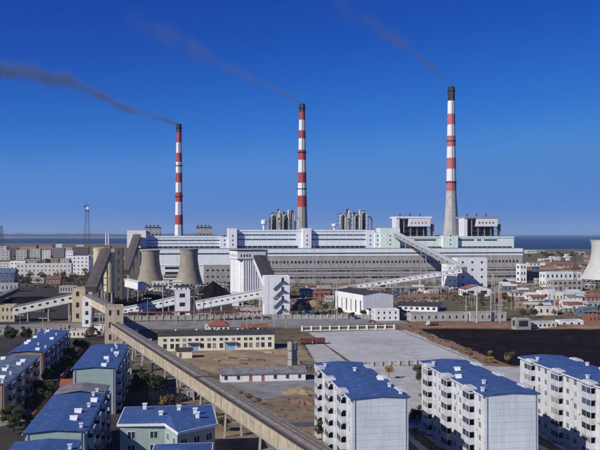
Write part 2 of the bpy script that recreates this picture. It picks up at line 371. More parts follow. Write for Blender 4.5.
# ------------------------------------------------------------------ setting: ground, sea, roads, lots
def sheet(name, pts, z, mat, kind='structure', thick=None):
    m = MB(); m.add([(p[0], p[1], z) for p in pts], [tuple(range(len(pts)))])
    o = m.build(name, mat); me = o.data
    if me.polygons[0].normal.z < 0: me.flip_normals()
    o['kind'] = kind; return o
def zone(name, pxs, z, mat, rag=None):
    pts = [G(*p) for p in pxs]; soft = mat in (earth, earthred, earthtan, earthdark, grass, coal) if rag is None else rag
    if soft:
        r_ = random.Random(len(name)*7 + int(pxs[0][1])); out = []
        for i, a in enumerate(pts):
            b = pts[(i + 1) % len(pts)]; n_seg = max(2, min(60, int((b - a).length/3))); nn = Vector((-(b - a).y, (b - a).x, 0)).normalized(); o1 = 0
            for k in range(n_seg):
                o1 = o1*.6 + r_.uniform(-1.3, 1.3); f = k/n_seg; out.append(a.lerp(b, f) + nn*o1*min(1, 4*f*(1 - f) + .1))
        pts = out
    return sheet(name, pts, z, mat)
sheet('sea', [(-40000, 1500), (40000, 1500), (40000, 45000), (-40000, 45000)], -2.0, sea_mat())
coast = [(-6000, -300), (6000, -300), (6000, 3100), (3000, 2950), (2000, 2700), (1500, 2800), (1100, 2600), (900, 2750), (700, 2700), (400, 3000), (0, 3400), (-500, 3900), (-900, 4300), (-1500, 4500), (-2500, 4400), (-6000, 4600)]
m = MB(); n = len(coast); m.prism(coast, -6, 0); go = m.build('ground', ground_mat()); go['kind'] = 'structure'
# distant headland across the bay and the sand bar in front of it
def ridge(name, x0, x1, y, wid, hts, mat):
    m = MB(); n = len(hts); vs = []
    for i, h_ in enumerate(hts):
        x = x0 + (x1 - x0) * i / (n - 1); vs += [(x, y - wid/2, -2.5), (x, y, h_), (x, y + wid/2, -2.5)]
    m.add(vs, [q for i in range(n-1) for q in ((3*i, 3*i+3, 3*i+4, 3*i+1), (3*i+1, 3*i+4, 3*i+5, 3*i+2))]); o = m.build(name, mat); o['kind'] = 'structure'; return o
hh = [random.uniform(46, 64) for _ in range(46)]; hh[-1] = 5; hh[-2] = 30
ridge('hills', -9000, -1400, 15500, 2500, hh, hillm)
ridge('sand_bar', -7500, -1300, 11500, 1600, [random.uniform(2, 6) for _ in range(30)], sand)

zone('coal_storage_ground', [(-60, 289), (20, 288), (78, 286), (100, 300), (85, 318), (0, 326), (-60, 330)], .05, earthdark)
zone('cinder_ground', [(118, 283), (200, 280), (238, 288), (232, 312), (196, 316), (128, 320)], .05, earthdark)
zone('plant_yard', [(236, 284), (540, 283), (548, 300), (470, 318), (300, 319), (236, 317)], .03, earth)
zone('red_earth_yard', [(525, 262), (640, 262), (680, 316), (520, 316)], .04, earthred)
zone('green_strip', [(440, 297), (530, 300), (560, 312), (505, 318), (430, 318)], .09, grass)
zone('tan_patch', [(497, 287), (545, 284), (552, 291), (510, 297)], .10, earthtan); zone('dry_patch', [(530, 268), (560, 266), (575, 273), (535, 277)], .10, earthtan); zone('green_patch', [(500, 304), (560, 300), (600, 306), (600, 314), (520, 314)], .10, grass); zone('grey_patch', [(440, 290), (500, 287), (500, 293), (450, 297)], .10, roadgrey)
zone('coast_scrub', [(500, 251), (590, 250.5), (660, 256), (640, 262), (520, 261)], .04, grass)
# the main road along the works and its kerbs
def road_line(name, a, b, wid, z, mat):
    a, b = Vector(a[:2]), Vector(b[:2]); d = (b - a).normalized(); nrm = Vector((-d.y, d.x))
    return sheet(name, [a, b, b + nrm*wid, a + nrm*wid], z, mat)
ra, rb = G(-80, 334), G(700, 316.5)
rb = ra.lerp(rb, .58)
road_line('main_road', ra, rb, 34, .10, roadgrey)
d_ = (rb - ra).normalized(); n_ = Vector((-d_.y, d_.x, 0))
for off in (-.35, 34):
    kb = MB(); kb.add([(q.x, q.y, z) for z in (0, .14) for q in (ra + n_*off, rb + n_*off, rb + n_*(off+.35), ra + n_*(off+.35))], [(0,1,5,4),(4,5,6,7),(2,3,7,6),(1,2,6,5),(3,0,4,7)])
    o = kb.build('kerb', conc); o['kind'] = 'structure'
zone('paved_lot', [(308, 332.5), (398, 330), (480, 364), (356, 365)], .08, lotgrey)
zone('parking_strip', [(400, 330.5), (412, 330), (500, 366), (484, 365)], .09, conclight)
zone('side_lot', [(302, 339), (322, 343), (352, 366), (318, 366)], .07, conclight)
zone('dirt_yard', [(158, 351), (300, 346), (320, 366), (300, 372), (215, 374)], .05, earthtan)
zone('lower_lane', [(228, 383), (318, 378), (318, 392), (262, 400)], .07, roadgrey)
zone('lower_dirt', [(150, 380), (228, 383), (262, 400), (318, 392), (320, 470), (180, 480), (120, 430)], .04, earth)
zone('apartment_yard', [(345, 366), (640, 366), (760, 520), (330, 520)], .06, conclight)
def yard_strip(name, u0, u1, v0, v1, z, mat, rag=None):
    o_ = at(352, 400, 165); Q = lambda u, v: Vector((o_.x + u*CS - v*SN, o_.y + u*SN + v*CS, 0)); pts = [Q(u0, v0), Q(u1, v0), Q(u1, v1), Q(u0, v1)]
    if rag:
        r_ = random.Random(int(u0*10)); out = []
        for i, a in enumerate(pts):
            b = pts[(i+1) % 4]; n_ = max(3, int((b-a).length/1.5))
            for k in range(n_): out.append(a.lerp(b, k/n_) + Vector((r_.uniform(-.35, .35), r_.uniform(-.35, .35), 0)))
        pts = out
    return sheet(name, pts, z, mat)
for k_ in range(3):
    b_ = 27.8*k_
    yard_strip('planting_bed', b_ - 5.2, b_ - 1.9, 1, 44, .10, grass, True); yard_strip('planting_bed', b_ + 13.4, b_ + 16.0, 1, 44, .10, earthdark, True)
    yard_strip('yard_lane', b_ + 17.0, b_ + 20.6, -30, 50, .11, asphalt)
yard_strip('yard_lane', -8, 110, 49.5, 54.5, .115, asphalt)
yard_strip('worn_ground', -2, 20, 46.4, 49.0, .10, earth, True); yard_strip('worn_ground', 30, 60, 56, 60, .10, earth, True)
zone('left_yard', [(-40, 336), (110, 336), (150, 400), (170, 520), (-160, 520)], .05, earthdark)  # dark ground colour stands in for the black shade between the blocks
zone('side_road', [(-60, 424), (33, 408), (60, 402), (62, 411), (33, 419), (-60, 442)], .10, roadgrey)
zone('verge', [(395, 324), (418, 323), (520, 368), (488, 366)], .11, earthred)
zone('coal_yard_ground', [(418, 329), (660, 330), (720, 372), (512, 366)], .12, coal)
zone('brown_verge', [(420, 322), (650, 322), (660, 329.5), (416, 328.5)], .13, earthred)

# ------------------------------------------------------------------ the power station
PL = thing('power_station', 'long pale power station hall with striped window bands and a grey lower wall', 'power station', (0, OY, 0), TH)
def pbox(name, mat, parent, x0, x1, v0, v1, yt, yb=None, z0=None, dv=0.0):
    u0, u1 = site(x0, v0)[0], site(x1, v0)[0]; z1 = zs(yt, (x0+x1)/2, v0); zb = z0 if z0 is not None else zs(yb, (x0+x1)/2, v0)
    return box(name, mat, parent, u0, u1, v0, v1, min(zb, z1), max(zb, z1))
def child_box(name, mat, par_obj, x0, x1, v0, v1, yt, yb, vref):
    u0, u1 = site(x0, vref)[0], site(x1, vref)[0]; z1, z0 = zs(yt, (x0+x1)/2, vref), zs(yb, (x0+x1)/2, vref); c = par_obj.location
    return box(name, mat, par_obj, u0-c.x, u1-c.x, v0-c.y, v1-c.y, z0-c.z, z1-c.z)
# turbine hall: pale western half and grey rendered eastern part under one white parapet
u0, u1, u2 = site(140, 0)[0], site(244, 0)[0], site(522.5, 0)[0]
zt = 34.8
hallw = box('turbine_hall', plantwhite, PL, u0, u1, 0, 38, -.3, 33.0); hc = hallw.location
halle = box('turbine_hall', louver, PL, u1 + .05, u2, 0, 38, -.3, 27.5); he = halle.location
tag(halle, 'grey weathered wall of the turbine hall with rows of small windows')
par = box('parapet_band', plantwhite, PL, u0 - .3, u2 + .3, -.5, 38.4, 30.9, zt)
par2 = box('cornice_band', plantwhite, PL, u1 + .4, u2 + .2, -.35, 37, 27.55, 29.5)
box('window_strip', glassblue, PL, u0 + .1, u2 - .1, -.12, 36, 29.52, 30.88)
box('roof_slab', greyroof, PL, u0, u2, .4, 38, zt + .02, zt + .25)
def on(parent, name, mat, x0, x1, y0, y1, z0, z1):
    c = parent.location; return box(name, mat, parent, x0-c.x, x1-c.x, y0-c.y, y1-c.y, z0-c.z, z1-c.z)
nW = 74
for i in range(nW):
    u = u1 + 4 + (u2 - u1 - 8) * (i + .5) / nW
    on(halle, 'window', glass, u - 1.0, u + 1.0, -.14, .1, 20.2, 22.6)
nS = 34
for i in range(nS):
    a, b = u1 + 3 + (u2-u1-6)*i/nS, u1 + 3 + (u2-u1-6)*(i+1)/nS
    on(halle, 'window', glass, a + .5, b - .5, -.12, .1, 11.6, 13.0)
    on(halle, 'window', glass, a + .5, b - .5, -.12, .1, 4.6, 6.6)
    on(halle, 'pilaster', louver, a - .25, a + .25, -.16, .05, 1.0, 27.4)
on(halle, 'ledge', conc, u1 + .3, u2, -.5, .02, 15.2, 15.8); on(halle, 'ledge', conc, u1 + .3, u2, -.5, .02, 9.0, 9.6)
# openings of the pale western wall
for a, b in ((165, 179), (204, 220)):
    for z0, z1 in ((15.0, 17.4), (9.8, 12.4), (4.0, 6.6)):
        on(hallw, 'window', glass, site(a, 0)[0], site(b, 0)[0], -.15, .1, z0, z1)
on(hallw, 'ledge', white, u0, u1, -.4, .02, 18.6, 19.2)
# boiler house sections: px from, px to, top row, wall material
def boiler_house(x0, x1, ytop, mat, bands, label):
    v0 = 38.6; a, b = site(x0, v0)[0], site(x1, v0)[0]; xm = (x0 + x1)/2; z1 = zs(ytop, xm, v0)
    o = box('boiler_house', mat, PL, a, b, v0, 86, -.3, z1); tag(o, label)
    on(o, 'cornice', mat, a - .2, b + .2, v0 - .5, 86.4, z1 - 1.2, z1 + .5); on(o, 'roof', greyroof, a + .4, b - .4, v0 + .2, 85.8, z1 + .52, z1 + .7)
    for (yt, yb, n, mt, l, r) in bands:  # rows of strips, the lowest a plain dark band along the wall
        zz1, zz0 = zs(yt, xm, v0), zs(yb, xm, v0); aa, bb = site(x0 + l, v0)[0], site(x1 - r, v0)[0]
        for i in range(n):
            p, q = aa + (bb - aa)*i/n, aa + (bb-aa)*(i+1)/n
            on(o, 'window', mt, p + .25, q - .25, v0 - .2, v0 + .1, zz0, zz1)
    return o
boiler_house(145, 222, 236.4, plantwhite, [(239.7, 240.9, 9, glassblue, 1, 2), (243.3, 243.9, 9, darkgap, 1, 2), (246.2, 248, 14, glass, 2, 2)], 'oldest pale boiler house section behind the cooling towers')
boiler_house(236, 304, 230.3, plantwhite, [(234.3, 235.5, 8, glassblue, 1, 8), (238.7, 240, 8, glassblue, 1, 8), (245.8, 247.9, 12, glass, 1, 6)], 'tall pale boiler house section between two white stair towers')
boiler_house(310, 375, 230.3, plantwhite, [(234.3, 235.5, 8, glassblue, 1, 8), (238.7, 240, 8, glassblue, 1, 8), (245.8, 247.9, 12, glass, 1, 6)], 'pale boiler house section in front of the eastern duct cluster')
boiler_house(374.5, 514, 236.8, plantgreen, [(246.4, 248.2, 22, glass, 26, 2)], 'pale green boiler house section beneath the tallest chimney')
bh = [o for o in PL.children if o.name.startswith('boiler_house')][-1]
for a, b in ((414, 436), (458, 474), (477, 481), (484, 497)):
    child_box('window', glass, bh, a, b, 38.4, 38.8, 239.2, 240.6, 38.6)
def tower_part(x0, x1, v0, v1, yt, mat, name='stair_tower', zb=-.3):
    a, b = site(x0, v0)[0], site(x1, v0)[0]; z = zs(yt, (x0+x1)/2, v0)
    o = box(name, mat, PL, a, b, v0, v1, zb, z); on(o, 'roof', greyroof, a + .3, b - .3, v0 + .3, v1 - .3, z + .02, z + .3)
    for k in range(3): on(o, 'window', glassblue, (a+b)/2 - .7, (a+b)/2 + .7, v0 - .1, v0 + .1, 38 + k*4.6, 39.8 + k*4.6)
    return o
tower_part(220.5, 228.6, 35, 70, 236.6, plantwhite); tower_part(228.6, 236.9, 33, 62, 228.2, white)
tower_part(303, 311.4, 33, 62, 228.2, white); tower_part(366, 374.8, 37.2, 60, 230.1, plantwhite)
tower_part(375, 380.4, 36, 62, 232.6, plantgreen); tower_part(380.4, 400, 34, 64, 228.0, plantgreen)
tower_part(443, 458, 35, 62, 235.6, plantgreen)
hd = tower_part(127, 146, 31, 58, 230.2, white, 'conveyor_head_house', 36.0)
# support of the head house and side bay
box('side_bay', darkcon, PL, site(129, 33)[0], site(144.5, 33)[0], 33.5, 56, -.3, 35.95)
# annexes in front of the hall
for (x0, x1, yt, mt) in ((204, 237, 266, conc), (163, 180, 276, white)):
    a, b = site(x0, -24)[0], site(x1, -24)[0]; z = zs(yt, (x0+x1)/2, -24)
    t = thing('annex_building', {204: 'low grey concrete annex between the cooling tower and the white silo', 163: 'small white annex between the two small cooling towers'}[x0], 'building', (CS*a + SN*24, OY + SN*a - CS*24, 0), TH)
    ln = b - a; fl = 3; ops = {'front': grid(ln, 6, 2.2, [z*k/fl + 1.2 for k in range(fl)], 1.8), 'left': grid(20, 4, 2, [z*k/fl+1.2 for k in range(fl)], 1.8)}
    m = MB(); wall_shell(m, 0, 0, ln, 20, -.3, z, ops); m.build('wall', mt, t); put_openings(t, 0, 0, ln, 20, ops, near=False); roof_flat(t, 0, 0, ln, 20, z, greyroof, .6)

def SW(u, v, z=0): return Vector((CS*u - SN*v, OY + SN*u + CS*v, z))
def on_roof(px, v, yb=None):
    u, d = site(px, v); return SW(u, v)
# boilers with open frames and white sign boxes on the green section
for i, (x0, x1) in enumerate(((397, 430.5), (465, 497.5))):
    v = 40.5; a, b = site(x0, v)[0], site(x1, v)[0]; L = b - a; zb = zs(237.2, (x0+x1)/2, v) + .75; p = SW(a, v, zb)
    t = thing('boiler_top_house', ('open steel boiler frame with white box above the inclined conveyor', 'open steel boiler frame with white box beyond the tallest chimney')[i], 'boiler frame', p, TH)
    W, hh_ = 26, zs(216.3, (x0+x1)/2, v) - zb
    for kx in range(6):
        for y in (0, W/2, W): box('column', metal, t, L*kx/5*.98, L*kx/5*.98 + .8, y, y + .8, 0, hh_ - 2.2)
    for z in (5.2, 10.4, 15.2):
        box('floor_deck', darkmetal, t, 0, L + .5, .9, W, z, z + .5)
    box('roof', (whitemetal, metal)[i], t, -1, L + 1.4, -1.5, W + 2, hh_ - 2.15, hh_ - .2)
    box('side_cladding', whitemetal, t, -1.1, 2.6, -.6, 18, 0, hh_ - 2.2)
    sb = box('sign_box', whitemetal, t, L*.34, L*.98, -2.4, 4, hh_*.50, hh_ - 2.6)
    for k in range(5): box('lettering', (fadedred, darkmetal)[i], sb, -L*.26 + k*L*.105, -L*.26 + k*L*.105 + 1.6, -3.32, -3.19, -1.1, .6)
    box('boiler_casing', darkmetal, t, 4.2, L - 3, 3.2, W - 4, .02, hh_ - 3)
    for k in range(3): m = MB(); m.lathe([(.7, 0), (.7, 2.6), (1.1, 2.7), (1.1, 3.2)], 8, L*(.18 + .3*k), W*.5); m.build('vent', darkmetal, t).location.z = hh_ - .2
    for k in range(7): box('handrail', metal, t, L + 1.2 , L + 1.3 + (k % 3)*1.3, 1 + k*.5, 1.2 + k*.5, k*2.4, k*2.4 + .3)
    box('outer_stair', metal, t, L + 2.6, L + 4.6, 2, 8, -.02, hh_*.62)
# gabled roof ventilators on the oldest section
for i, (x0, x1) in enumerate(((145, 160.5), (196.5, 212))):
    v = 44; a, b = site(x0, v)[0], site(x1, v)[0]; L = b - a; zb = zs(236.4, (x0+x1)/2, 38.6) + .72; p = SW(a, v, zb); hh_ = zs(225, (x0+x1)/2, v) - zb
    t = thing('precipitator_housing', ('grey slatted housing on the roof by the dark inclined conveyor', 'grey slatted housing on the roof next to the white stair tower')[i], 'roof housing', p, TH)
    box('casing', metal, t, 0, L, 0, 14, hh_*.18, hh_*.72)
    for k in range(5): box('leg', darkmetal, t, L*k/4.2, L*k/4.2 + .5, .6, 1.2, 0, hh_*.18); box('leg', darkmetal, t, L*k/4.2, L*k/4.2 + .5, 12, 12.6, 0, hh_*.18)
    for k in range(9): m = MB(); m.beam((L*(k+.5)/9, -.25, hh_*.18), (L*(k+.5)/9, .5, hh_*.86), .9, .3, (0, 1, 0)); m.build('slat', silver, t)
    box('top_deck', darkmetal, t, -.6, L + .6, -.4, 14.4, hh_*.74, hh_*.82)
    for k in range(4): box('hoist', darkmetal, t, L*k/4 + .6, L*k/4 + 2.2, 2, 5, hh_*.83, hh_)
# duct clusters
for i, (x0, x1) in enumerate(((270, 297), (338, 370))):
    v = 50; a, b = site(x0, v)[0], site(x1, v)[0]; L = b - a; zb = zs(230.3, (x0+x1)/2, 38.6) + .72; p = SW(a, v, zb); top = zs(208.5, (x0+x1)/2, v) - zb
    t = thing('duct_cluster', ('cluster of upright silver flue ducts close to the middle chimney', 'cluster of flue ducts with curved pipe bends halfway between the middle and tallest chimneys')[i], 'flue ducts', p, TH)
    rnd = random.Random(3 + i)
    for fr, hgt, r in ((.08, .72, .9), (.36, .92, 1.5), (.70, .96, 1.5), (.94, .7, .8)):
        m = MB(); x = L*fr; m.lathe([(r, 0), (r, top*hgt*.35), (r*1.18, top*hgt*.36), (r*1.18, top*hgt*.42), (r, top*hgt*.43), (r, top*hgt*.9), (r*.55, top*hgt)], 12, x, 2); m.build('upright_duct', silver, t, True)
    for k in range(3 + i):
        x0_ = L*(.15 + .22*k); m = MB(); s_ = 1 if k % 2 else -1; hz = top*(.55 + .12*(k % 2))
        m.tube([(x0_ + s_*3.0*math.cos(q), -2.8, hz + 3.8*math.sin(q)) for q in [R(e) for e in range(0, 181, 20)]] , .7, 8); m.tube([(x0_+3, -2.8, 0), (x0_+3, -2.8, hz)], .7, 8, False); m.tube([(x0_-3, -2.8, 0), (x0_-3, -2.8, hz)], .7, 8, False); m.build('bent_duct', silver, t, True)
    m = MB()
    m.tube([(L*.95 + 4.2*math.sin(q), 1, top*.62 - 5*(1-math.cos(q))) for q in [R(e) for e in range(0, 91, 15)]] + [(L*.95 + 4.2, 1, 0)], .8, 8); m.build('bent_duct', silver, t, True)
    for k, (fx, hg) in enumerate(((.18, .72), (.30, .98), (.50, .84), (.60, .80), (.82, .92))):
        box('steel_frame', darkmetal, t, L*fx, L*fx + 1.9, 3.2, 8, 0, top*hg)
    for k in range(9):
        fx = rnd.uniform(0, .92); w_ = rnd.uniform(.8, 2.4); box('steel_frame', (darkmetal, metal, darkcon)[k % 3], t, L*fx, L*fx + w_, 9.6 + k*.9, 10.3 + k*.9, 0, top*rnd.uniform(.45, .9))
    for k in range(2):
        m = MB(); x = L*rnd.uniform(.05, .95); m.lathe([(.5, 0), (.5, top*rnd.uniform(.5, .9))], 8, x, -1.2); m.build('thin_pipe', silver, t, True)
    for z in (.22, .42, .6, .74): box('platform', darkmetal, t, L*.02, L*.9, 2.6, 9.5, top*z, top*z + .45)
    # round tank next to it
for i, (x, yt, lab) in enumerate(((264, 219.5, 'white elevated tank left of the upright flue ducts'), (334.5, 223.5, 'white elevated tank left of the bent flue ducts'))):
    v = 48; u, d = site(x, v); zb = zs(230.3, x, 38.6) + .72; hgt = zs(yt, x, v) - zb; m = MB(); t = thing('roof_tank', lab, 'tank', SW(u, v, zb), TH)
    m.lathe([(1.3, 0), (1.3, hgt*.45)], 10); m.build('stem', whitemetal, t); m = MB(); m.lathe([(1.3, hgt*.45), (3.1, hgt*.55), (3.1, hgt*.92), (.6, hgt)], 14); m.build('tank', whitemetal, t, False)

# chimneys ------------------------------------------------------------------
def chimney(px, d, ytop, wtop, prof, bands, label, dark_to, rd):
    b = at(px, HY, d); sc_ = d / F; zt_ = H - (ytop - HY)*sc_
    t = thing('chimney', label, 'chimney', (b.x, d, 0), 0)
    def rad(z):                         # radius from the measured outline (pixel row, pixel width)
        y = HY - (z - H)/sc_
        for (ya, wa), (yb, wb) in zip(prof, prof[1:]):
            if y <= yb: return max(wa + (wb - wa)*(y - ya)/(yb - ya), .1)*sc_/2
        return prof[-1][1]*sc_/2
    Z = lambda y: H - (y - HY)*sc_
    def ring(name, y0, y1, mat, z0=None):
        za = z0 if z0 is not None else Z(y1); zb = Z(y0); k = 6; m = MB()
        m.lathe([(rad(za + (zb-za)*i/k), za + (zb-za)*i/k) for i in range(k+1)], 32, top=False); return m.build(name, mat, t, True)
    y = ytop
    ring('blackened_top', ytop, dark_to, soot); m = MB(); r_ = rad(zt_); m.lathe([(r_, zt_), (r_*.8, zt_), (r_*.75, zt_ - 6)], 32, top=True); m.build('flue_mouth', soot, t)
    last = dark_to
    for yb, mt in bands: ring('painted_band', last, yb, mt); last = yb
    ring('shaft', last, 0, conclight if rd else conc, z0=-.5)
    for f in (.0, .34, .62):                        # service galleries
        z = zt_ - 5 - f*(zt_ - H); m = MB(); r_ = rad(z); m.lathe([(r_*1.01, z-.8), (r_+1.1, z), (r_+1.1, z+.25), (r_*1.0, z+.3)], 32, top=False)
        for a in range(16): m.tube([((r_+1.05)*math.cos(a*R(22.5)), (r_+1.05)*math.sin(a*R(22.5)), z+.2), ((r_+1.05)*math.cos(a*R(22.5)), (r_+1.05)*math.sin(a*R(22.5)), z+1.4)], .06, 4)
        m.build('gallery', darkmetal, t)
    m = MB()
    for z in range(10, int(zt_) - 4, 6): m.beam((0, -rad(z) - .35, z), (0, -rad(z+6) - .35, z+6), .5, .12)
    m.build('ladder', metal, t); return t, zt_
W_, Rd, Fr = chwhite, red, fadedred
ch1 = chimney(179, 950, 124, 4.8, [(120, 4.9), (202, 7.0), (234, 8.4), (300, 12)], [(142.7, Rd), (153, W_), (162, Rd), (173, W_), (182.5, Rd), (192.5, W_), (202, Rd), (215, W_), (224.6, Rd), (240, W_)], 'shortest red and white banded chimney, striped right down to the roof', 132.7, 0)
ch2 = chimney(302.2, 972, 104, 5.4, [(100, 5.6), (207, 9.4), (232, 11.0), (300, 15)], [(120, Rd), (130.5, W_), (138.7, Rd), (150, W_), (160, Rd), (172.5, W_), (183, Rd), (195.6, W_), (207, Rd)], 'middle red and white banded chimney with a brown concrete foot', 112, 0)
ch3 = chimney(451.3, 1000, 87, 6.4, [(84, 6.6), (191, 10), (215, 12.6), (236, 16.5), (300, 30)], [(114, W_), (124.8, Fr), (136, W_), (146.8, Fr), (158, W_), (169, Fr), (181, W_), (191, Fr)], 'tallest chimney with faded red bands and a wide flared concrete base', 101, 1)

# cooling towers ------------------------------------------------------------
def cooling_tower(px, yb, ytop, wtop, wwaist, wbase, label, mat):
    p = G(px, yb); s_ = p.y / F; h = H - (ytop - HY)*s_; t = thing('cooling_tower', label, 'cooling tower', (p.x, p.y, 0)); z0 = h*.12
    rt, rw, rb_ = wtop*s_/2, wwaist*s_/2, wbase*s_/2; zw = h*.80
    pr = []
    for i in range(17):
        z = z0 + (h - z0)*i/16
        r = math.sqrt(rw**2 + (rb_**2 - rw**2)*((zw - z)/(zw - z0))**2) if z < zw else rw + (rt - rw)*((z - zw)/(h - zw))**2
        pr.append((r, z))
    m = MB(); m.lathe(pr + [(rt*.95, h), (rw*.94, zw), (rb_*.9, z0)], 48, top=False); m.build('shell', mat, t, True)
    m = MB(); m.lathe([(rt + .05, h - .9), (rt + .45, h - .7), (rt + .45, h + .1), (rt*.95, h + .12)], 48, top=False); m.build('rim', mat, t)
    n = 20
    for k in range(n):
        a0, a1 = 2*math.pi*k/n, 2*math.pi*(k + .5)/n; m = MB(); q = (rb_*.98*math.cos(a1), rb_*.98*math.sin(a1), z0 + .2)
        for a in (a0, a0 + 2*math.pi/n): m.beam((rb_*1.05*math.cos(a), rb_*1.05*math.sin(a), 0), q, .5, .5)
        m.build('leg', conc, t)
    m = MB(); m.lathe([(rb_*1.12, -.3), (rb_*1.12, .9), (rb_*1.05, 1.0)], 48, top=False); m.build('basin', conc, t)
cooling_tower(150.5, 288, 250, 18.5, 17.5, 28, 'small brown cooling tower beside the dark conveyor, nearer the silos', conctower)
cooling_tower(189, 288, 249, 18.5, 17.5, 27.5, 'small brown cooling tower nearer the white silo', conctower)
cooling_tower(621, 284, 240, 58, 56, 78, 'large pale cooling tower cut off by the edge of the picture', conctowerl)

# ------------------------------------------------------------------ conveyors and transfer houses
def gallery(name, label, p, q, wid, hgt, wall, roofm, windows=0, legs=(), wsize=(.9, .8), legmat=None, pitch=.35, ribs=0, cat='conveyor gallery'):
    """a closed conveyor bridge whose floor runs from p to q"""
    p, q = Vector(p), Vector(q); t = thing(name, label, cat, (p.x, p.y, 0)); L = (q - p).length; d = (q - p).normalized()
    hd = Vector((d.x, d.y, 0)).normalized(); r = Vector((hd.y, -hd.x, 0)); up = r.cross(d).normalized(); base = Vector((0, 0, p.z))
    def P(s, a, h): return base + d*s + r*a + up*h
    def bar(s0, s1, a0, a1, h0, h1):
        return MB().add([P(s0,a0,h0),P(s1,a0,h0),P(s1,a1,h0),P(s0,a1,h0),P(s0,a0,h1),P(s1,a0,h1),P(s1,a1,h1),P(s0,a1,h1)], [(0,3,2,1),(4,5,6,7),(0,1,5,4),(1,2,6,5),(2,3,7,6),(3,0,4,7)])
    w2 = wid/2
    bar(0, L, -w2, w2, 0, hgt).build('gallery_wall', wall, t)
    bar(-.05, L+.05, -w2-.12, w2+.12, -.45, -.01).build('floor_beam', conc, t)
    m = MB(); e = w2 + .3
    m.add([P(-.1,-e,hgt), P(-.1,0,hgt+pitch), P(-.1,e,hgt), P(L+.1,-e,hgt), P(L+.1,0,hgt+pitch), P(L+.1,e,hgt), P(-.1,-e,hgt-.18), P(-.1,e,hgt-.18), P(L+.1,-e,hgt-.18), P(L+.1,e,hgt-.18)],
          [(0,1,4,3),(1,2,5,4),(0,3,8,6),(2,7,9,5),(0,6,7,2,1),(3,4,5,9,8)]); m.build('roof', roofm, t)
    for i in range(windows):
        s = L*(i+.5)/windows
        for sg in (-1, 1):
            bar(s - wsize[0]/2, s + wsize[0]/2, sg*w2 - .06, sg*w2 + .06, hgt*.5 - wsize[1]/2, hgt*.5 + wsize[1]/2).build('window', glass, t)
    for i in range(ribs + 1 if ribs else 0):
        s = .15 + (L-.3)*i/ribs
        for sg in (-1, 1): bar(s - .15, s + .15, sg*(w2 + .07) - .07, sg*(w2 + .07) + .07, -.005, hgt - .19).build('pilaster', wall, t)
    for s in legs:
        s *= L; c = P(s, 0, 0); m = MB(); zt_ = c.z - .42
        if zt_ < 1: continue
        lw = max(.45, wid*.11)
        for sg in (-1, 1):
            f = r*sg*(w2 - .3); m.beam((c.x + f.x*1.12, c.y + f.y*1.12, -.2), (c.x + f.x*.9, c.y + f.y*.9, zt_), lw, lw)
        for k in range(1, max(2, int(zt_/4))):
            z = zt_*k/max(2, int(zt_/4)); m.beam((c.x - r.x*w2*.95, c.y - r.y*w2*.95, z), (c.x + r.x*w2*.95, c.y + r.y*w2*.95, z), lw*.8, lw*.8)
        m.build('trestle', legmat or conc, t)
    return t

# long foreground gallery
g0, g1 = G(116, 330.5, 6.9), G(330, 474, 6.9)
gd = (g1 - g0).normalized(); gn = Vector((gd.y, -gd.x, 0))
a_, b_ = g0 - gn*0, g1
fg = gallery('conveyor_gallery', 'long cream conveyor gallery with grey roof descending across the foreground', a_, b_ , 4.6, 3.1, beige, galroof, windows=0, legs=(.02, .08, .15, .22, .30, .38, .46, .55, .65, .75, .86), ribs=46, pitch=.25)
L_ = (b_ - a_).length; rr = Vector((gd.y, -gd.x, 0))
for k in range(40):                                        # small windows along the sides
    s = L_*(k + .5)/40
    for sg in (-1, 1):
        c = gd*s + rr*sg*2.32 + Vector((0, 0, 6.9 + 1.75)); m = MB(); m.beam(c - gd*.55, c + gd*.55, .12, .8); m.build('window', conc, fg)
for sg in (-1, 0, 1):                                      # raised seams along the roof
    m = MB(); z = 6.9 + 3.1 + (.32 if sg == 0 else .14); m.beam(rr*sg*1.5 + Vector((0,0,z)), gd*L_ + rr*sg*1.5 + Vector((0,0,z)), .3, .12); m.build('roof_seam', darkcon, fg)
m = MB(); m.beam(rr*2.35 + Vector((0,0,10.2)), gd*L_ + rr*2.35 + Vector((0,0,10.2)), .5, .3); m.build('roof_kerb', darkroof, fg)
m = MB(); s = L_*.63; c = gd*s; m.beam(c - rr*2.7 + Vector((0,0,10.35)), c + rr*2.7 + Vector((0,0,10.35)), .5, .25); m.beam(c - rr*2.42 + Vector((0,0,6.6)), c - rr*2.42 + Vector((0,0,10.3)), .5, .3); m.build('expansion_joint', darkcon, fg)

def transfer(name, label, xl, xr, yb, yt, W, mat, rmat, fl=3, rz=TH, nx=2, **kw):
    return block_px(name, label, 'transfer house', xl, xr, yb, yt, W, mat, floors=fl, nx=nx, ny=2, rz=rz, rmat=rmat, **kw)
transfer('transfer_house', 'cream transfer house at the top end of the long foreground gallery', 105, 123, 344, 307.5, 10, cream, greyroof, 3, rz=R(14), nx=2, wfrac=.3)
transfer('transfer_house', 'cream transfer house where the rising coal conveyor meets the crossing gallery', 72, 92, 322, 289, 12, cream, greyroof, 3, rz=R(8), nx=2, wfrac=.35)
block_px('stair_block', 'narrow white stair block in front of the cream transfer house', 'stair block', 82, 91.5, 327, 300, 4, white, floors=3, nx=1, ny=1, rz=R(8), wfrac=.4)
gallery('conveyor_gallery', 'cream conveyor gallery with small windows rising over the western coal yard', Vector((-163, 471, 4.2)), Vector((-125, 475, 12.4)), 5, 4.4, offwhite, greyroof, windows=9, legs=(.2, .5, .8), wsize=(1.6, 1.2))
gallery('conveyor_gallery', 'grey roofed gallery linking the two cream transfer houses', Vector((-121, 470, 11.8)), Vector((-84.5, 381, 11.8)), 5, 3.6, cream, greyroof, windows=6, legs=(.3, .7))
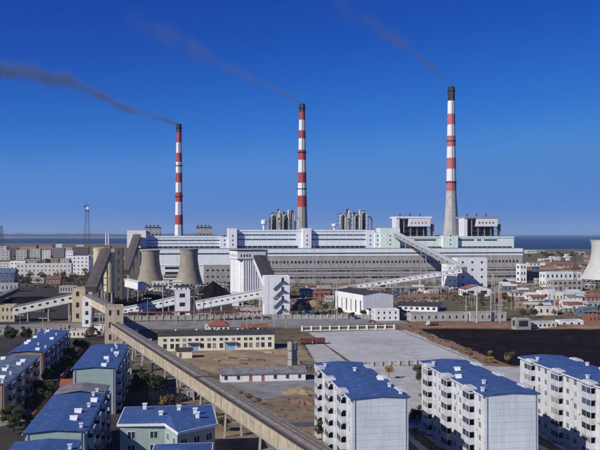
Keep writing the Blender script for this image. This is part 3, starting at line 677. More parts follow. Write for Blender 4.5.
# dark inclined gallery to the silos
gallery('conveyor_gallery', 'steep dark brown conveyor gallery climbing to the tops of the concrete silos', at(91, 294, 470), at(106.5, 254.5, 540), 6.2, 4.2, darkcon, darkcon, windows=0, legs=(.45, .75), legmat=darkcon)
def silo(px, d, ytop, wpx, label, mat, z0=0, name='silo'):
    p = at(px, HY, d); s_ = d/F; r = wpx*s_/2; h = H - (ytop-HY)*s_; t = thing(name, label, 'silo', (p.x, d, 0))
    m = MB(); m.lathe([(r, h*.30), (r, h*.97), (r*1.03, h*.97), (r*1.03, h)], 28); m.build('shell', mat, t, False)
    m = MB(); m.lathe([(r*.35, h*.16), (r*.97, h*.302)], 24, top=False); m.build('hopper', darkcon, t)
    for k in range(8):
        a = 2*math.pi*k/8; m = MB(); m.beam((r*.88*math.cos(a), r*.88*math.sin(a), -.2), (r*.88*math.cos(a), r*.88*math.sin(a), h*.31), 1.0, 1.0); m.build('leg', conc, t)
    box('roof_rail', conc, t, -r*.9, r*.9, -.3, .3, h + .01, h + .9); return t, h
silo(109, 545, 252, 11, 'cream concrete silo just right of the steep dark gallery', cream)
silo(99, 566, 248.5, 11, 'cream concrete silo behind the steep dark gallery', cream)
t = block_px('elevator_tower', 'dark sooty elevator tower beside the cream silo', 'tower', 114.5, 122.5, 303, 248.5, 9, darkcon, floors=6, nx=1, ny=1, wfrac=.25, rmat=darkroof)
block_px('crusher_house', 'cream crusher house at the foot of the dark rising conveyor', 'building', 122, 133, 281, 257.5, 12, cream, floors=3, nx=2, ny=2, rmat=darkroof)
gallery('conveyor_gallery', 'dark conveyor gallery rising to the white head house on the roof', SW(site(125, -45)[0], -45, 12), SW(site(137.5, 31)[0], 30.5, 45), 7.5, 5, darkcon, darkcon, legs=(.4, .7), legmat=darkcon)
gallery('conveyor_gallery', 'short white closed gallery end by the dark coal heaps', at(127, 286, 600), at(143.5, 290, 590), 5, 5, whitemetal, paleroof, windows=0, legs=(.2, .8), pitch=.8)
# white gallery west
gallery('conveyor_gallery', 'white gallery with small windows rising out of the ground to the square white tower', at(124, 315, 524), at(177, 303.5, 524), 4.8, 4.6, whitemetal, paleroof, windows=9, legs=(.55, .85), wsize=(1.6, .8))
transfer('transfer_tower', 'small square white transfer tower with dark windows on its front', 174.5, 190, 318.5, 291.5, 10, white, greyroof, 3, nx=1, wfrac=.4)
gallery('conveyor_gallery', 'white gallery with small windows rising past the dark coal heap', at(197, 309, 525), at(267, 296, 525), 4.8, 5.0, whitemetal, paleroof, windows=12, legs=(.03, .35, .65), wsize=(1.5, .8), legmat=whitemetal)
tt = transfer('transfer_tower', 'tall white transfer tower with zigzag stairs on its front', 264.5, 290, 318.5, 277, 13, white, paleroof, 1, nx=0)
Ls = 25.5/F*G(264.5, 318.5).y; hs_ = 41.5*G(264.5, 318.5).y/F
for k in range(4):
    z0, z1 = hs_*(.04 + .22*k), hs_*(.04 + .22*(k+1)); xa, xb = (Ls*.32, Ls*.66) if k % 2 == 0 else (Ls*.66, Ls*.32)
    xa, xb = Ls*.34, Ls*.66
    m = MB(); m.beam((xa, -.6, z0), (xb, -.6, z1 - .9), .8, .3); m.build('stair_flight', darkmetal, tt)  # dark steel colour also stands for the shadow of the zigzag stairs
    m = MB(); m.box(xb - .2, xb + 2.6, -1.6, -.02, z1 - 1.0, z1 - .7); m.build('landing', darkmetal, tt)
    box('door', glass, tt, xb + .2, xb + 1.6, -.06, .05, z1 - .68, z1 + 1.5)
    m = MB(); m.beam((xa, -1.5, z0 + 1), (xb, -1.5, z1 + .1), .08, .08); m.beam((xb, -1.5, z1 + .1), (xb + 2.6, -1.5, z1 + .1), .08, .08); m.build('handrail', darkmetal, tt)
box('joint', conc, tt, Ls*.16, Ls*.17, -.04, .02, .2, hs_ - .2)
# white ribbed silo house with the dark inclined gallery
d1 = 612.0; pS = at(238.5, HY, d1); s1 = d1/F
t = thing('silo_house', 'white ribbed silo house with a flat dark roof and round corner', 'silo house', (pS.x, d1, 0), R(20))
hb, ht_ = H - (259 - HY)*s1, H - (251 - HY)*s1
for k in range(2):
    for j in range(2):
        m = MB(); m.lathe([(5.6, 0), (5.6, hb + .05)], 24, 5.2 + k*10.6, 6 + j*10.6); o = m.build('silo_shell', white, t, True)
m = MB(); m.prism([(-.2, 4), (3.6, .2), (19.5, .2), (22, 4), (22, 21.5), (-.2, 21.5)], -.2, hb - .02); m.build('silo_wall', white, t)
for k in range(9): box('rib', white, t, -.5, -.205, 5 + k*2, 5.5 + k*2, 0, hb - .03); box('rib', white, t, 4 + k*1.8, 4.5 + k*1.8, -.12, .195, 0, hb - .03)
m = MB()
for k in range(12):
    a = R(-170 + k*15); m.beam((5.2 + 5.62*math.cos(a), 6 + 5.62*math.sin(a), 0), (5.2 + 5.62*math.cos(a), 6 + 5.62*math.sin(a), hb), .35, .35)
m.build('rib', white, t)
pr_ = [(-1, -.5), (21, -.5), (24, 4), (24, 22), (-1, 22)]
m = MB(); m.prism(pr_, hb, ht_); m.build('upper_gallery', white, t); m = MB(); m.prism([(x*1.02 - .3, y*1.02 - .3) for x, y in pr_], ht_ + .02, ht_ + .6); m.build('roof', darkroof, t)
for k in range(4): box('window', glass, t, -1.1, -.9, 3 + k*5, 4.2 + k*5, hb + 1.6, hb + 3.4); box('window', glass, t, 1.5 + k*2.2, 2.4 + k*2.2, -.6, -.4, hb + 1.6, hb + 3.4)
gallery('conveyor_gallery', 'steep dark gallery with white edge between silo house and tall white tower', at(272, 292, 520), at(259.5, 262, 606), 8.5, 5, darkroof, darkroof, legs=())
gallery('stair_gallery', 'thin white inclined stair on the flank of the steep dark gallery', at(264.5, 289, 519), at(254.5, 262, 603), 1.6, 2.0, whitemetal, whitemetal, legs=(.4,), legmat=whitemetal)
# conveyors at the eastern side
gallery('conveyor_gallery', 'grey conveyor gallery slanting down from the pale green tower', SW(site(396, 33)[0], 33, zs(236, 396, 33)), at(464, 271.5, 735), 6, 4.0, metal, paleroof, windows=14, legs=(.2, .45, .9), wsize=(1.6, 1.6), legmat=conc)
gallery('conveyor_gallery', 'low white gallery sloping from the eastern transfer house towards the gabled shed', at(462, 272.5, 735), at(340, 291, 740), 5, 3.4, whitemetal, paleroof, windows=20, legs=(.15, .35, .55), wsize=(2, .8), legmat=whitemetal)
for i, (x0, x1, yt, yb, lab) in enumerate(((447, 458, 265, 289.5, 'low white wing of the eastern transfer house'), (457.5, 488.5, 258.5, 288, 'square white eastern transfer house with paired small windows'))):
    block_px('transfer_house', lab, 'transfer house', x0, x1, yb, yt, 16, white, floors=4, nx=(2, 3)[i], ny=2, wfrac=.22, hfrac=.3, rmat=greyroof)

# ------------------------------------------------------------------ apartment blocks
def balcony_meshes(wd, fh, dp, pm):
    def body(m):
        m.box(0, wd, -dp, -.002, -.12, .06)                                            # slab
        m.box(0, wd, -dp, -dp + .12, .06, 1.0); m.box(0, .12, -dp + .12, -.002, .06, 1.0); m.box(wd - .12, wd, -dp + .12, -.002, .06, 1.0)
        for x in (0, wd*.5 - .05, wd - .1): m.box(x, x + .1, -dp, -dp + .1, 1.0, fh - .14)
        m.box(0, .1, -.14, -.03, 1.0, fh - .14); m.box(wd - .1, wd, -.14, -.03, 1.0, fh - .14)
        m.box(-.04, wd + .04, -dp - .04, -.002, fh - .42, fh - .14)
    return shared(('balcony', pm.name, wd, fh), body, pm)
def apartments(label, fl_pos, L, W, fl, fh, wall, endm, bays_left, bays_right, group, roofm=None, seed=1, near=True, base_z=.5, rz=TH, vents=True, panels=True, wdt=4.0, ridge_=.4, edge=False):
    rnd = random.Random(seed); h = fl*fh + base_z + .3; roofm = roofm or blueroof
    t = thing('apartment_block', label, 'apartment block', (fl_pos[0], fl_pos[1], 0), rz, group)
    zl = [base_z + i*fh for i in range(fl)]; dp = 1.3; ops = {'front': [], 'back': [], 'left': [], 'right': []}
    def spots(nb, ln): return [ln*(i + .5)/nb - wdt/2 for i in range(nb)]
    for sd, nb in (('left', bays_left), ('right', bays_right)):
        st = spots(nb, W); edges = [0.0] + [x for s in st for x in (s, s + wdt)] + [W]
        for i in range(0, len(edges), 2):
            a, b = edges[i], edges[i+1]; n = max(1, int((b - a)//3.2))
            for k in range(n):
                c = a + (b - a)*(k + .5)/n
                if b - a > 2.4: ops[sd] += [(c - .75, c + .75, z + .95, z + 2.35) for z in zl]
        for s in st: ops[sd] += [(s + .5, s + wdt - .5, z + .1, z + 2.3) for z in zl]
    m = MB(); wall_shell(m, 0, 0, L, W, -.3, h, ops); m.build('wall', wall, t); put_openings(t, 0, 0, L, W, ops, near=near, gl=glassblue)
    if panels:
        for i in range(fl*2):
            z0 = base_z + i*fh/2; box('wall_panel', endm, t, .02, L - .02, -.09, -.01, z0 + .015, z0 + fh/2 - .015)
        box('plinth', conc, t, -.05, L + .05, -.12, -.005, 0, base_z); box('frieze', endm, t, .02, L - .02, -.10, -.012, zl[-1] + fh, h - .02)
    S = sides(0, 0, L, W)
    for x in (.5, L - .6): box('downpipe', metal, t, x, x + .13, -.24, -.11, .1, h - .1)
    for sd in ('left', 'right'):
        o, ex, ey, ln, rot = S[sd]
        for k in range(int(W*fl/14)):
            sx_ = rnd.uniform(1, W - 1); zz_ = rnd.choice(zl) + .35
            if any(sp - .9 < sx_ < sp + wdt + .1 for sp in spots(bays_left if sd == 'left' else bays_right, W)) : continue
            link('air_conditioner', shared(('air_conditioner',), lambda q: (q.box(0, .85, -.4, -.06, 0, .6), q.box(.1, .5, -.43, -.4, .1, .5)), offwhite), t, (o[0] + ex[0]*sx_, o[1] + ex[1]*sx_, zz_), rot)
    for sd, nb in (('left', bays_left), ('right', bays_right)):
        o, ex, ey, ln, rot = S[sd]
        for s in spots(nb, W):
            for z in zl:
                b = link('balcony', balcony_meshes(wdt, fh, dp, balwhite), t, (o[0] + ex[0]*s, o[1] + ex[1]*s, z), rot)
                pg_ = rnd.choice((glassblue, glassblue, glass, curtain)); link('pane', shared(('balcony_pane', wdt, fh, pg_.name), lambda m: (m.box(.1, wdt*.5 - .05, -dp + .03, -dp + .07, 1.0, fh - .45), m.box(wdt*.5 + .05, wdt - .1, -dp + .03, -dp + .07, 1.0, fh - .45)), pg_), b)
            if group == AP: link('bay_cap', shared(('bay_cap', wdt), lambda mm: (mm.box(-.06, wdt + .06, -dp - .1, .55, -.28, .22), mm.box(.3, wdt - .3, -dp + .2, .5, .22, .42)), balwhite), t, (o[0] + ex[0]*s, o[1] + ex[1]*s, h + .12), rot)
    ro = roof_gable(t, 0, 0, L, W, h, roofm, ridge_, 'y', .45, wall)
    m = MB()
    for sg, x in ((-1, -.5), (1, L + .38)): m.box(x, x + .12, -.5, W + .5, h - .32, h - .06)
    m.build('gutter', whitemetal, ro)
    n = int(W/1.15)
    for k in range(n):                                        # standing seams of the sheets
        y = -.4 + (W + .8)*k/n; me = shared(('roof_seam', L, ridge_, roofm.name), lambda q: (q.beam((-.43, 0, .08), (L/2, 0, ridge_ + .17), .07, .06), q.beam((L/2, 0, ridge_ + .17), (L + .43, 0, .08), .07, .06)), roofm)
        link('roof_seam', me, ro, (0, y, h))
    if vents:
        for k in range(int(W/(6 if group == GP else 9))):
            x = L*rnd.choice((.70, .78, .86, .93) if edge else (.10, .3, .62, .82, .92)) + rnd.uniform(-.4, .4); y = 2 + k*(6 if group == GP else 9) + rnd.uniform(-1.2, 1.2)
            z = h + ridge_*(1 - abs(x - L/2)/(L/2)) - .05
            if rnd.random() < .55:
                me = shared(('vent_stack',), lambda q: (q.box(-.28, .28, -.28, .28, 0, .9), q.box(-.4, .4, -.4, .4, .92, 1.06)), whitemetal); link('vent_stack', me, ro, (x, y, z))
            else:
                me = shared(('water_heater',), lambda q: (q.tube([(-.8, .5, .8), (.8, .5, .8)], .2, 10), q.add([(-.7, -.6, .08), (.7, -.6, .08), (.7, .4, .75), (-.7, .4, .75), (-.7, -.55, 0), (.7, -.55, 0), (.7, .45, .65), (-.7, .45, .65)], [(0,1,2,3),(7,6,5,4),(0,4,5,1),(1,5,6,2),(2,6,7,3),(3,7,4,0)]), q.box(-.7, -.6, .3, .4, 0, .85), q.box(.6, .7, .3, .4, 0, .85)), whitemetal); link('solar_heater', me, ro, (x, y, z))
    return t
GP = 'grey-green blue-roofed apartment blocks'
AP = 'white blue-roofed apartment blocks'
pA = at(352, 400, 165); apartments('white blue-roofed apartment block nearest the long gallery, blank pale end wall facing', (pA.x, pA.y), 11.6, 45, 6, 2.7, aptwhite, aptend, 3, 3, AP, seed=1, wdt=4.2)
pB = (pA.x + 27.6*CS, pA.y + 27.6*SN); apartments('middle one of the three white blue-roofed apartment blocks', pB, 11.6, 45, 6, 2.7, aptwhite, aptend, 3, 3, AP, seed=2, wdt=4.2)
pC = (pA.x + 55.8*CS, pA.y + 55.8*SN + 2); apartments('white blue-roofed apartment block nearest the big coal yard edge, farthest along the row', pC, 11.6, 47, 6, 2.7, aptwhite, aptend, 3, 3, AP, seed=3, wdt=4.2)
GP = 'grey-green blue-roofed apartment blocks'
p1 = at(73, 370, 227); apartments('grey-green blue-roofed block beside the tree, brick wall along its flank', (p1.x, p1.y), 11.4, 48, 4, 3.0, greenwall, greenwall, 0, 4, GP, seed=4, wdt=3.4, edge=True)
p2 = at(25, 435, 154); apartments('grey-green blue-roofed block at the bottom corner with a dark patch of roof', (p2.x, p2.y), 10.8, 47, 4, 3.0, greenwall, greenwall, 0, 4, GP, seed=5, wdt=3.4, edge=True)
p3 = at(4, 384, 220); apartments('brown apartment block with cluttered faded roof at the picture edge', (p3.x - 11*CS, p3.y - 11*SN), 11, 52, 3, 3.0, brownwall, brownwall, 0, 4, GP, roofm=bluegrey, seed=6, wdt=3.4)
p4 = at(43, 351, 281); apartments('brown-ended apartment block with blue roof nearest the main road', (p4.x - 10.6*CS, p4.y - 10.6*SN), 10.6, 62, 3, 3.0, brownwall, brownwall, 0, 6, GP, seed=7, wdt=3.4)
p7 = at(22, 452, 146); p7 = p2 + Vector((SN*52, -CS*52, 0)); apartments('blue-roofed block whose roof edge just shows along the bottom', (p7.x, p7.y), 10.8, 44.5, 4, 3.0, greenwall, greenwall, 0, 4, GP, seed=8, wdt=3.4, edge=True)
# grey felt patch on the rear end of the corner block's roof is a sheet of its own
t = [o for o in col.objects if o.name.startswith('apartment_block') and 'dark patch' in o.get('label', '')][0]
h_ = 4*3.0 + .8
m = MB(); m.add([(-.4, 36, h_ + .16 - .03), (5.4, 36, h_ + .95), (11.2, 36, h_ + .13), (-.4, 47.4, h_ + .13), (5.4, 47.4, h_ + .95), (11.2, 47.4, h_ + .13)], [(0,1,4,3),(1,2,5,4)]); tag(m.build('roof_patch', greyroof, t), 'dark grey felt patch on the blue roof')

# angled villa with a broad white eave
t = thing('corner_house', 'grey-green house with angled front, white eave and blue roof by the tree', 'house', (0, 0, 0))
poly = [(-37.8, 173), (-28.5, 174), (-24.7, 166), (-17.9, 173.5), (-20.8, 192), (-40, 189.5)]; hz = 9.6
def poly_walls(t, poly, h, mat, wz, eave=.7, rmat=blueroof, fascia=whitemetal):
    n = len(poly)
    m = MB(); m.prism(poly, -.3, h); m.build('wall', mat, t)
    c = Vector((sum(p[0] for p in poly)/n, sum(p[1] for p in poly)/n)); ex = []
    for p in poly:
        q = Vector(p); ex.append(tuple(q + (q - c).normalized()*eave))
    m = MB(); m.prism(ex, h + .01, h + .55); m.build('eave', fascia, t)
    ins = [tuple(Vector(p) + (Vector(p) - c).normalized()*(eave - .25)) for p in poly]
    m = MB(); top = (c.x, c.y, h + 1.5); vs = [(x, y, h + .56) for x, y in ins] + [top]; m.add(vs, [(i, (i+1) % n, n) for i in range(n)]); m.build('roof', rmat, t)
    for i in range(n):
        a, b = Vector(poly[i]), Vector(poly[(i+1) % n]); d = b - a; ln = d.length
        if d.x < 0 and abs(d.y) < abs(d.x): continue
        rot = math.atan2(d.y, d.x); k = max(1, int(ln//3.2))
        for j in range(k):
            for z in wz:
                wd, ht = 1.7, 1.5; s = ln*(j + .5)/k - wd/2; q = a + d.normalized()*s; nn = Vector((d.y, -d.x)).normalized()
                def fr(mm):
                    mm.box(0, wd, -.08, -.005, -.1, -.01); mm.box(0, .1, -.07, -.005, 0, ht); mm.box(wd-.1, wd, -.07, -.005, 0, ht); mm.box(wd/2-.05, wd/2+.05, -.07, -.005, 0, ht); mm.box(.1, wd-.1, -.07, -.005, ht-.1, ht)
                wn = link('window', shared(('house_window',), fr, whitemetal), t, (q.x, q.y, z), rot)
                link('pane', shared(('house_pane',), lambda mm: mm.box(.1, wd-.1, -.035, -.008, .0, ht-.1), glass), wn)
    return t
poly_walls(t, poly, hz, greenwall, (1.0, 4.2, 7.0))
for x, y in ((-35, 186), (-27, 184), (-23, 181), (-30, 178), (-22, 177)):
    m = MB(); m.box(x-.4, x+.4, y-.4, y+.4, hz + .5, hz + 2.0); m.box(x-.55, x+.55, y-.55, y+.55, hz + 2.02, hz + 2.2); m.build('chimney_stack', whitemetal, t)
t = thing('low_house', 'blue-roofed house in front of the angled house, only its roof showing', 'house', (0, 0, 0))
poly_walls(t, [(-25.5, 138), (-15.5, 139), (-16.5, 153), (-26.5, 152)], 10.6, greenwall, (1.0, 4.2, 7.4))
# brick boundary wall alongside the grey-green blocks
a, b = G(33, 421), G(87, 345)
t = thing('brick_wall', 'long red brick boundary wall running beside the grey-green block', 'wall', (a.x, a.y, 0)); dd = b - a
for k in range(20):
    p, q = dd*(k/20), dd*((k+1)/20); m = MB(); m.beam(p + Vector((0,0,.85)), q*.999 + p*.001 + Vector((0,0,.85)), .35, 2.0); m.build('wall_panel', brick, t)
    m = MB(); m.box(p.x - .3, p.x + .3, p.y - .3, p.y + .3, -.2, 2.25); m.build('pier', brick, t)
# lean-to brick sheds against the wall
for i, (x0, x1, yb, yt, lab) in enumerate(((61, 73, 396, 385, 'small reddish brick shed left of the grey-green block front'), (118, 131, 374, 366, 'small shed with pale gable behind the grey-green block'))):
    block_px('brick_shed', lab, 'shed', x0, x1, yb, yt, 6, (brick, offwhite)[i], floors=1, nx=2, ny=1, roof='gable_x', rmat=(tileroof, darkroof)[i], rise=1.2)

# ------------------------------------------------------------------ workshop, sheds and small buildings of the middle ground
p = G(158, 351.5); Lw = 117/F*p.y*1.0; hw = 6.7
ops = {'front': [], 'left': [], 'right': []}
for k in range(9):
    c = Lw*(.09 + .105*k)
    for e in (-1.5, 1.5):
        if k in (2, 5): ops['front'].append((c+e-.75, c+e+.75, 4.2, 5.3))
        else: ops['front'] += [(c+e-.75, c+e+.75, 4.2, 5.3), (c+e-.8, c+e+.8, 1.1, 3.1)]
    if k in (2, 5): ops['front'].append((c - 2.2, c + 2.2, .1, 3.3, 'bluedoor'))
t = block('workshop', 'long pale yellow workshop with two rows of paired windows and blue doors', 'workshop', p, Lw, 12, hw, yellowcream, ops, near=True, roof='gable_x', rmat=darkroof, rise=1.4, frame=greyroof, ov=.35)
for k in range(5): m = MB(); x = Lw*(.15 + .18*k); m.lathe([(.35, 7.2), (.35, 8.3), (.6, 8.35), (.1, 8.8)], 10, x, 5.5); m.build('roof_vent', whitemetal, t)
for k in (2, 5): c = Lw*(.09 + .105*k); box('canopy', conc, t, c - 2.8, c + 2.8, -1.3, -.01, 3.5, 3.7)
pp = G(176.5, 358.5); block('lean_to', 'small cream lean-to with dark roof in front of the yellow workshop', 'shed', pp, 6.2, 5, 3.2, yellowcream, {'front': [(1, 2.2, .1, 2.2, 'reddoor')]}, roof='gable_x', rmat=darkroof, rise=.7, near=True)
pp = G(221, 382.5); Ls2 = 85.5/F*pp.y; dl = []
for k, kd in enumerate(('window', 'window', 'reddoor', 'reddoor', 'window', 'window', 'window')):
    c = Ls2*(.06 + .145*k); dl.append((c - .55, c + .55, .1 if 'door' in kd else .9, 2.1, kd))
t = block('long_shed', 'long low white shed with grey pitched roof in the dirt yard', 'shed', pp, Ls2, 8.5, 2.8, white, {'front': dl}, near=True, roof='gable_x', rmat=greyroof, rise=1.5, ov=.5, frame=darkmetal)
# round concrete tank tower
p = G(292.5, 367); t = thing('water_tower', 'short round grey concrete tower beside the long low shed', 'tower', (p.x, p.y, 0)); m = MB(); m.lathe([(1.9, -.2), (1.75, 6.4), (1.95, 6.5), (1.95, 9.3), (1.7, 9.4)], 20); m.build('shell', conc, t, False)
m = MB(); m.lathe([(2.05, 6.3), (2.05, 6.55)], 20, top=False); m.lathe([(2.05, 3.0), (2.0, 3.2)], 20, top=False); m.build('hoop', darkcon, t); box('ladder', darkmetal, t, -.25, .25, -2.2, -2.05, .2, 9.6); box('hatch', darkmetal, t, -.6, .6, -.6, .6, 9.41, 9.8)
# tiled house behind the workshop with white scalloped fence wall
t = block_px('tiled_house', 'white house with orange-red hipped tile roof behind the workshop', 'house', 209, 229, 333, 326, 10, offwhite, floors=1, nx=4, ny=2, roof='hip', rmat=tileroof, rise=3.2)
t = block_px('tiled_house', 'low red-roofed pavilion right of the hipped tile house', 'house', 243, 268, 331.5, 327.5, 7, offwhite, floors=1, nx=5, ny=2, roof='gable_x', rmat=tileroof, rise=1.3)
def panel_fence(label, a, b, n, hgt, post, rail, panel, group=None):
    a, b = Vector(a), Vector(b); d = b - a; t = thing('fence_wall', label, 'wall', (a.x, a.y, 0), 0, group)
    for k in range(n + 1): q = d*(k/n); box('post', post, t, q.x - .5, q.x + .5, q.y - .5, q.y + .5, -.2, hgt + .25)
    u = d.normalized()
    for k in range(n):
        p, q = d*(k/n) + u*.6, d*((k+1)/n) - u*.6
        m = MB(); m.beam(p + Vector((0,0,.28)), q + Vector((0,0,.28)), .6, .9); m.build('plinth', rail, t)
        m = MB(); m.beam(p + Vector((0,0,hgt*.5)), q + Vector((0,0,hgt*.5)), .2, hgt*.62); m.build('panel', panel, t)
        m = MB(); m.beam(p + Vector((0,0,hgt - .2)), q + Vector((0,0,hgt - .2)), .5, .4); m.build('coping', rail, t)
    return t
panel_fence('cream post-and-panel wall along the top of the paved lot', G(302, 331.2), G(394, 329.5), 10, 2.4, yellowcream, offwhite, darkcon)
panel_fence('grey plain panel wall along the near side of the road in the west', G(-20, 335), G(52, 333.5), 12, 2.6, conc, conc, conc)
panel_fence('grey panel wall along the far side of the road behind the workshop', G(126, 320.5), G(298, 319), 24, 2.8, conc, conc, conc)
panel_fence('low cream wall with blank panels between paved lot and apartment yard', G(346, 367.5), G(424, 364.5), 9, 1.7, conclight, conclight, offwhite)
panel_fence('grey boundary wall left of the coal yard gate house', G(300, 319), G(410, 318.6), 16, 2.4, conclight, conc, conc)
# gabled white shed of the plant yard
p = G(337, 309); pr2 = G(363, 316)
t = thing('gabled_hall', 'white hall with dark shallow roof standing in the plant yard', 'hall', (pr2.x, pr2.y, 0), R(20))
Lh, Wh, hh2 = 20.5, 44, 13.0
ops = {'left': [(Wh*(k+.5)/6 - 1.0, Wh*(k+.5)/6 + 1.0, 1.6, 9.2) for k in range(6)], 'front': [], 'right': []}
m = MB(); wall_shell(m, 0, 0, Lh, Wh, -.3, hh2, ops); m.build('wall', white, t); put_openings(t, 0, 0, Lh, Wh, ops, near=True); roof_gable(t, 0, 0, Lh, Wh, hh2, darkroof, 1.6, 'y', .4, white)
box('porch', white, t, 2, 16, -4, -.02, -.2, 4.2); box('porch_roof', darkroof, t, 1.6, 16.4, -4.4, -.05, 4.22, 4.5)
# low grey hall with a blue-dark roof next to it
block_px('long_hall', 'low hall with dark blue-grey roof and white edge right of the white hall', 'hall', 397, 437, 311, 305.5, 26, white, floors=1, nx=7, ny=3, roof='gable_x', rmat=darkroof, rise=1.6, rz=R(-14))
block_px('office_building', 'small white building with red brick foot below the white hall', 'building', 375, 400, 321, 310.5, 9, white, floors=2, nx=4, ny=2, rmat=paleroof, wfrac=.3)
block_px('long_hall', 'long grey low building with square windows along the coal yard road', 'building', 411, 470, 321.5, 314.5, 9, conclight, floors=1, nx=8, ny=2, rmat=greyroof, wfrac=.25)
block_px('long_hall', 'shorter grey flat building continuing the row beside the lamp mast', 'building', 472, 508, 321.5, 313.5, 8, conclight, floors=1, nx=5, ny=2, rmat=greyroof, wfrac=.25)
block_px('tiled_house', 'white gabled house with red roof in front of the eastern transfer house', 'house', 464, 492, 297, 289, 13, white, floors=1, nx=2, ny=3, roof='gable_y', rmat=tileroof, rise=3.0)
block_px('gate_house', 'grey concrete gate shed facing the coal yard', 'shed', 516, 532, 330, 320, 6, conc, floors=1, nx=1, ny=1, wfrac=.7, hfrac=.6, rmat=paleroof)
block_px('row_house', 'low cream row of sheds with dark openings at the coal yard edge', 'shed', 533, 558, 328.5, 323, 6, offwhite, floors=1, nx=5, ny=1, wfrac=.45, rmat=darkroof)
block_px('row_house', 'low white row of sheds farthest along the coal yard edge', 'shed', 560, 585, 327, 321.5, 6, white, floors=1, nx=3, ny=1, wfrac=.35, rmat=darkroof)
block_px('flat_shed', 'long shed with a pale slanting roof on the red earth', 'shed', 549, 584, 300, 294.5, 22, brownwall, floors=1, nx=4, ny=2, roof='gable_x', rmat=paleroof, rise=1.8, rz=R(-12))
block_px('small_shed', 'little white cube of a shed on the red earth', 'shed', 541, 551.5, 299.5, 292.8, 7, white, floors=1, nx=1, ny=1, wfrac=.3, rmat=paleroof)
block_px('flat_shed', 'low shed with pale roof below the little white cube', 'shed', 524, 550, 309, 304.5, 12, brownwall, floors=1, nx=4, ny=2, roof='gable_x', rmat=paleroof, rise=1.0, rz=R(-12))
block_px('long_white_hall', 'long bright white building near the pale cooling tower', 'building', 545.5, 584, 287, 273, 14, whitemetal, floors=2, nx=8, ny=2, wfrac=.4, rmat=paleroof)
block_px('pump_house', 'grey pump house in front of the bright white building', 'building', 553, 584, 291, 281, 10, conc, floors=2, nx=6, ny=2, wfrac=.5, rmat=greyroof)
block_px('switch_house', 'small white house with stilted base at the end of the turbine hall', 'building', 520, 527, 283, 264.5, 10, white, floors=3, nx=2, ny=1, rmat=paleroof)
block_px('row_house', 'cream flat building with square windows beyond the western coal yard', 'building', 0, 14, 322, 306, 9, cream, floors=2, nx=3, ny=2, wfrac=.35, rmat=greyroof)
block_px('row_house', 'low grey building with a row of windows behind the western coal yard', 'building', 59, 76, 293, 286.5, 7, conclight, floors=1, nx=6, ny=2, wfrac=.4, rmat=greyroof)
block_px('row_house', 'pale low building on the edge of the western coal yard', 'building', -8, 17, 292, 284, 9, conclight, floors=1, nx=6, ny=2, wfrac=.3, rmat=greyroof)
block_px('row_house', 'yellow-cream low shops facing the road below the transfer house', 'building', 67, 85, 338, 331.5, 7, yellowcream, floors=1, nx=4, ny=1, wfrac=.4, rmat=greyroof)
gallery('conveyor_gallery', 'dark conveyor sloping out of the western coal yard', at(-14, 305, 560), at(17, 291, 640), 4, 2.6, darkcon, greyroof, legs=(.3, .7))
block_px('pump_house', 'sand coloured low building between the cooling tower feet', 'building', 152, 169, 289, 281.5, 8, offwhite, floors=1, nx=4, ny=2, wfrac=.4, rmat=greyroof)
block_px('small_shed', 'little white shed between the small cooling towers', 'shed', 173, 181, 290, 282, 6, white, floors=1, nx=1, ny=1, wfrac=.3, roof='gable_x', rmat=paleroof, rise=1.5)

# coal heaps, soil heaps ----------------------------------------------------
from mathutils import noise as mnoise
def heap(name, label, cat, c, rx, ry, h, mat, seed, nr=16, na=56, pw=.85):
    rnd = random.Random(seed); m = MB(); ph = [(rnd.uniform(0, 6.28), rnd.randint(2, 9), rnd.uniform(.03, .1)) for _ in range(7)]; vs = []
    for i in range(nr + 1):
        f = i/nr
        for k in range(na):
            a = 2*math.pi*k/na; wob = 1 + sum(am*math.sin(fq*a + p0) for p0, fq, am in ph); rj = f*wob
            z = h*(1 - f)**pw + rnd.uniform(-.02, .02)*h*(f < .95)
            q_ = Vector((c[0] + rx*rj*math.cos(a), c[1] + ry*rj*math.sin(a), seed*3.1)); z = z*(1 + .3*f*mnoise.fractal(q_*.12*max(1, 14/rx), 1.0, 2.0, 4)) + min(.22*h, 1.1)*f*(1 - f)*4*mnoise.fractal(q_*.3*max(1, 14/rx), .8, 2.0, 4)
            vs.append((q_.x, q_.y, z if i < nr else -.2))
    m.add(vs, [(i*na+k, (i+1)*na+k, (i+1)*na+(k+1) % na, i*na+(k+1) % na) for i in range(nr) for k in range(na)])
    return tag(m.build(name, mat, None, True), label, cat)
heap('coal_heap', 'high black coal heap behind the white rising gallery', 'coal heap', G(213, 301), 17, 26, 15, coal, 1)
heap('coal_heap', 'flat black coal heap left of the square white tower', 'coal heap', G(150, 302), 20, 26, 6, coal, 2)
heap('coal_heap', 'low black coal bank below the steep dark gallery', 'coal heap', G(112, 304), 14, 24, 5, coal, 3)
heap('coal_heap', 'long low coal bank in the western coal yard', 'coal heap', G(36, 301), 34, 22, 3.5, coal, 4, pw=.7)
heap('coal_heap', 'wide low coal bank across the big eastern coal yard', 'coal heap', G(560, 338), 38, 12, 2.6, coal, 5, pw=.6)
heap('coal_heap', 'low coal ridge near the apartment roofs in the eastern coal yard', 'coal heap', G(568, 350), 26, 8, 1.8, coal, 6, pw=.6)
for i_, (x_, y_, rx_, h_) in enumerate(((468, 336, 10, 2.2), (496, 346, 10, 2.0), (575, 341, 16, 3.0), (510, 335, 12, 2.4))):
    heap('coal_heap', ('coal mound at the inner corner of the eastern coal yard', 'coal mound on the apartment side of the eastern coal yard', 'coal mound at the outer end of the eastern coal yard', 'coal mound just in front of the concrete gate shed')[i_], 'coal heap', G(x_, y_), rx_, 8, h_, coal, 30 + i_, pw=.8)
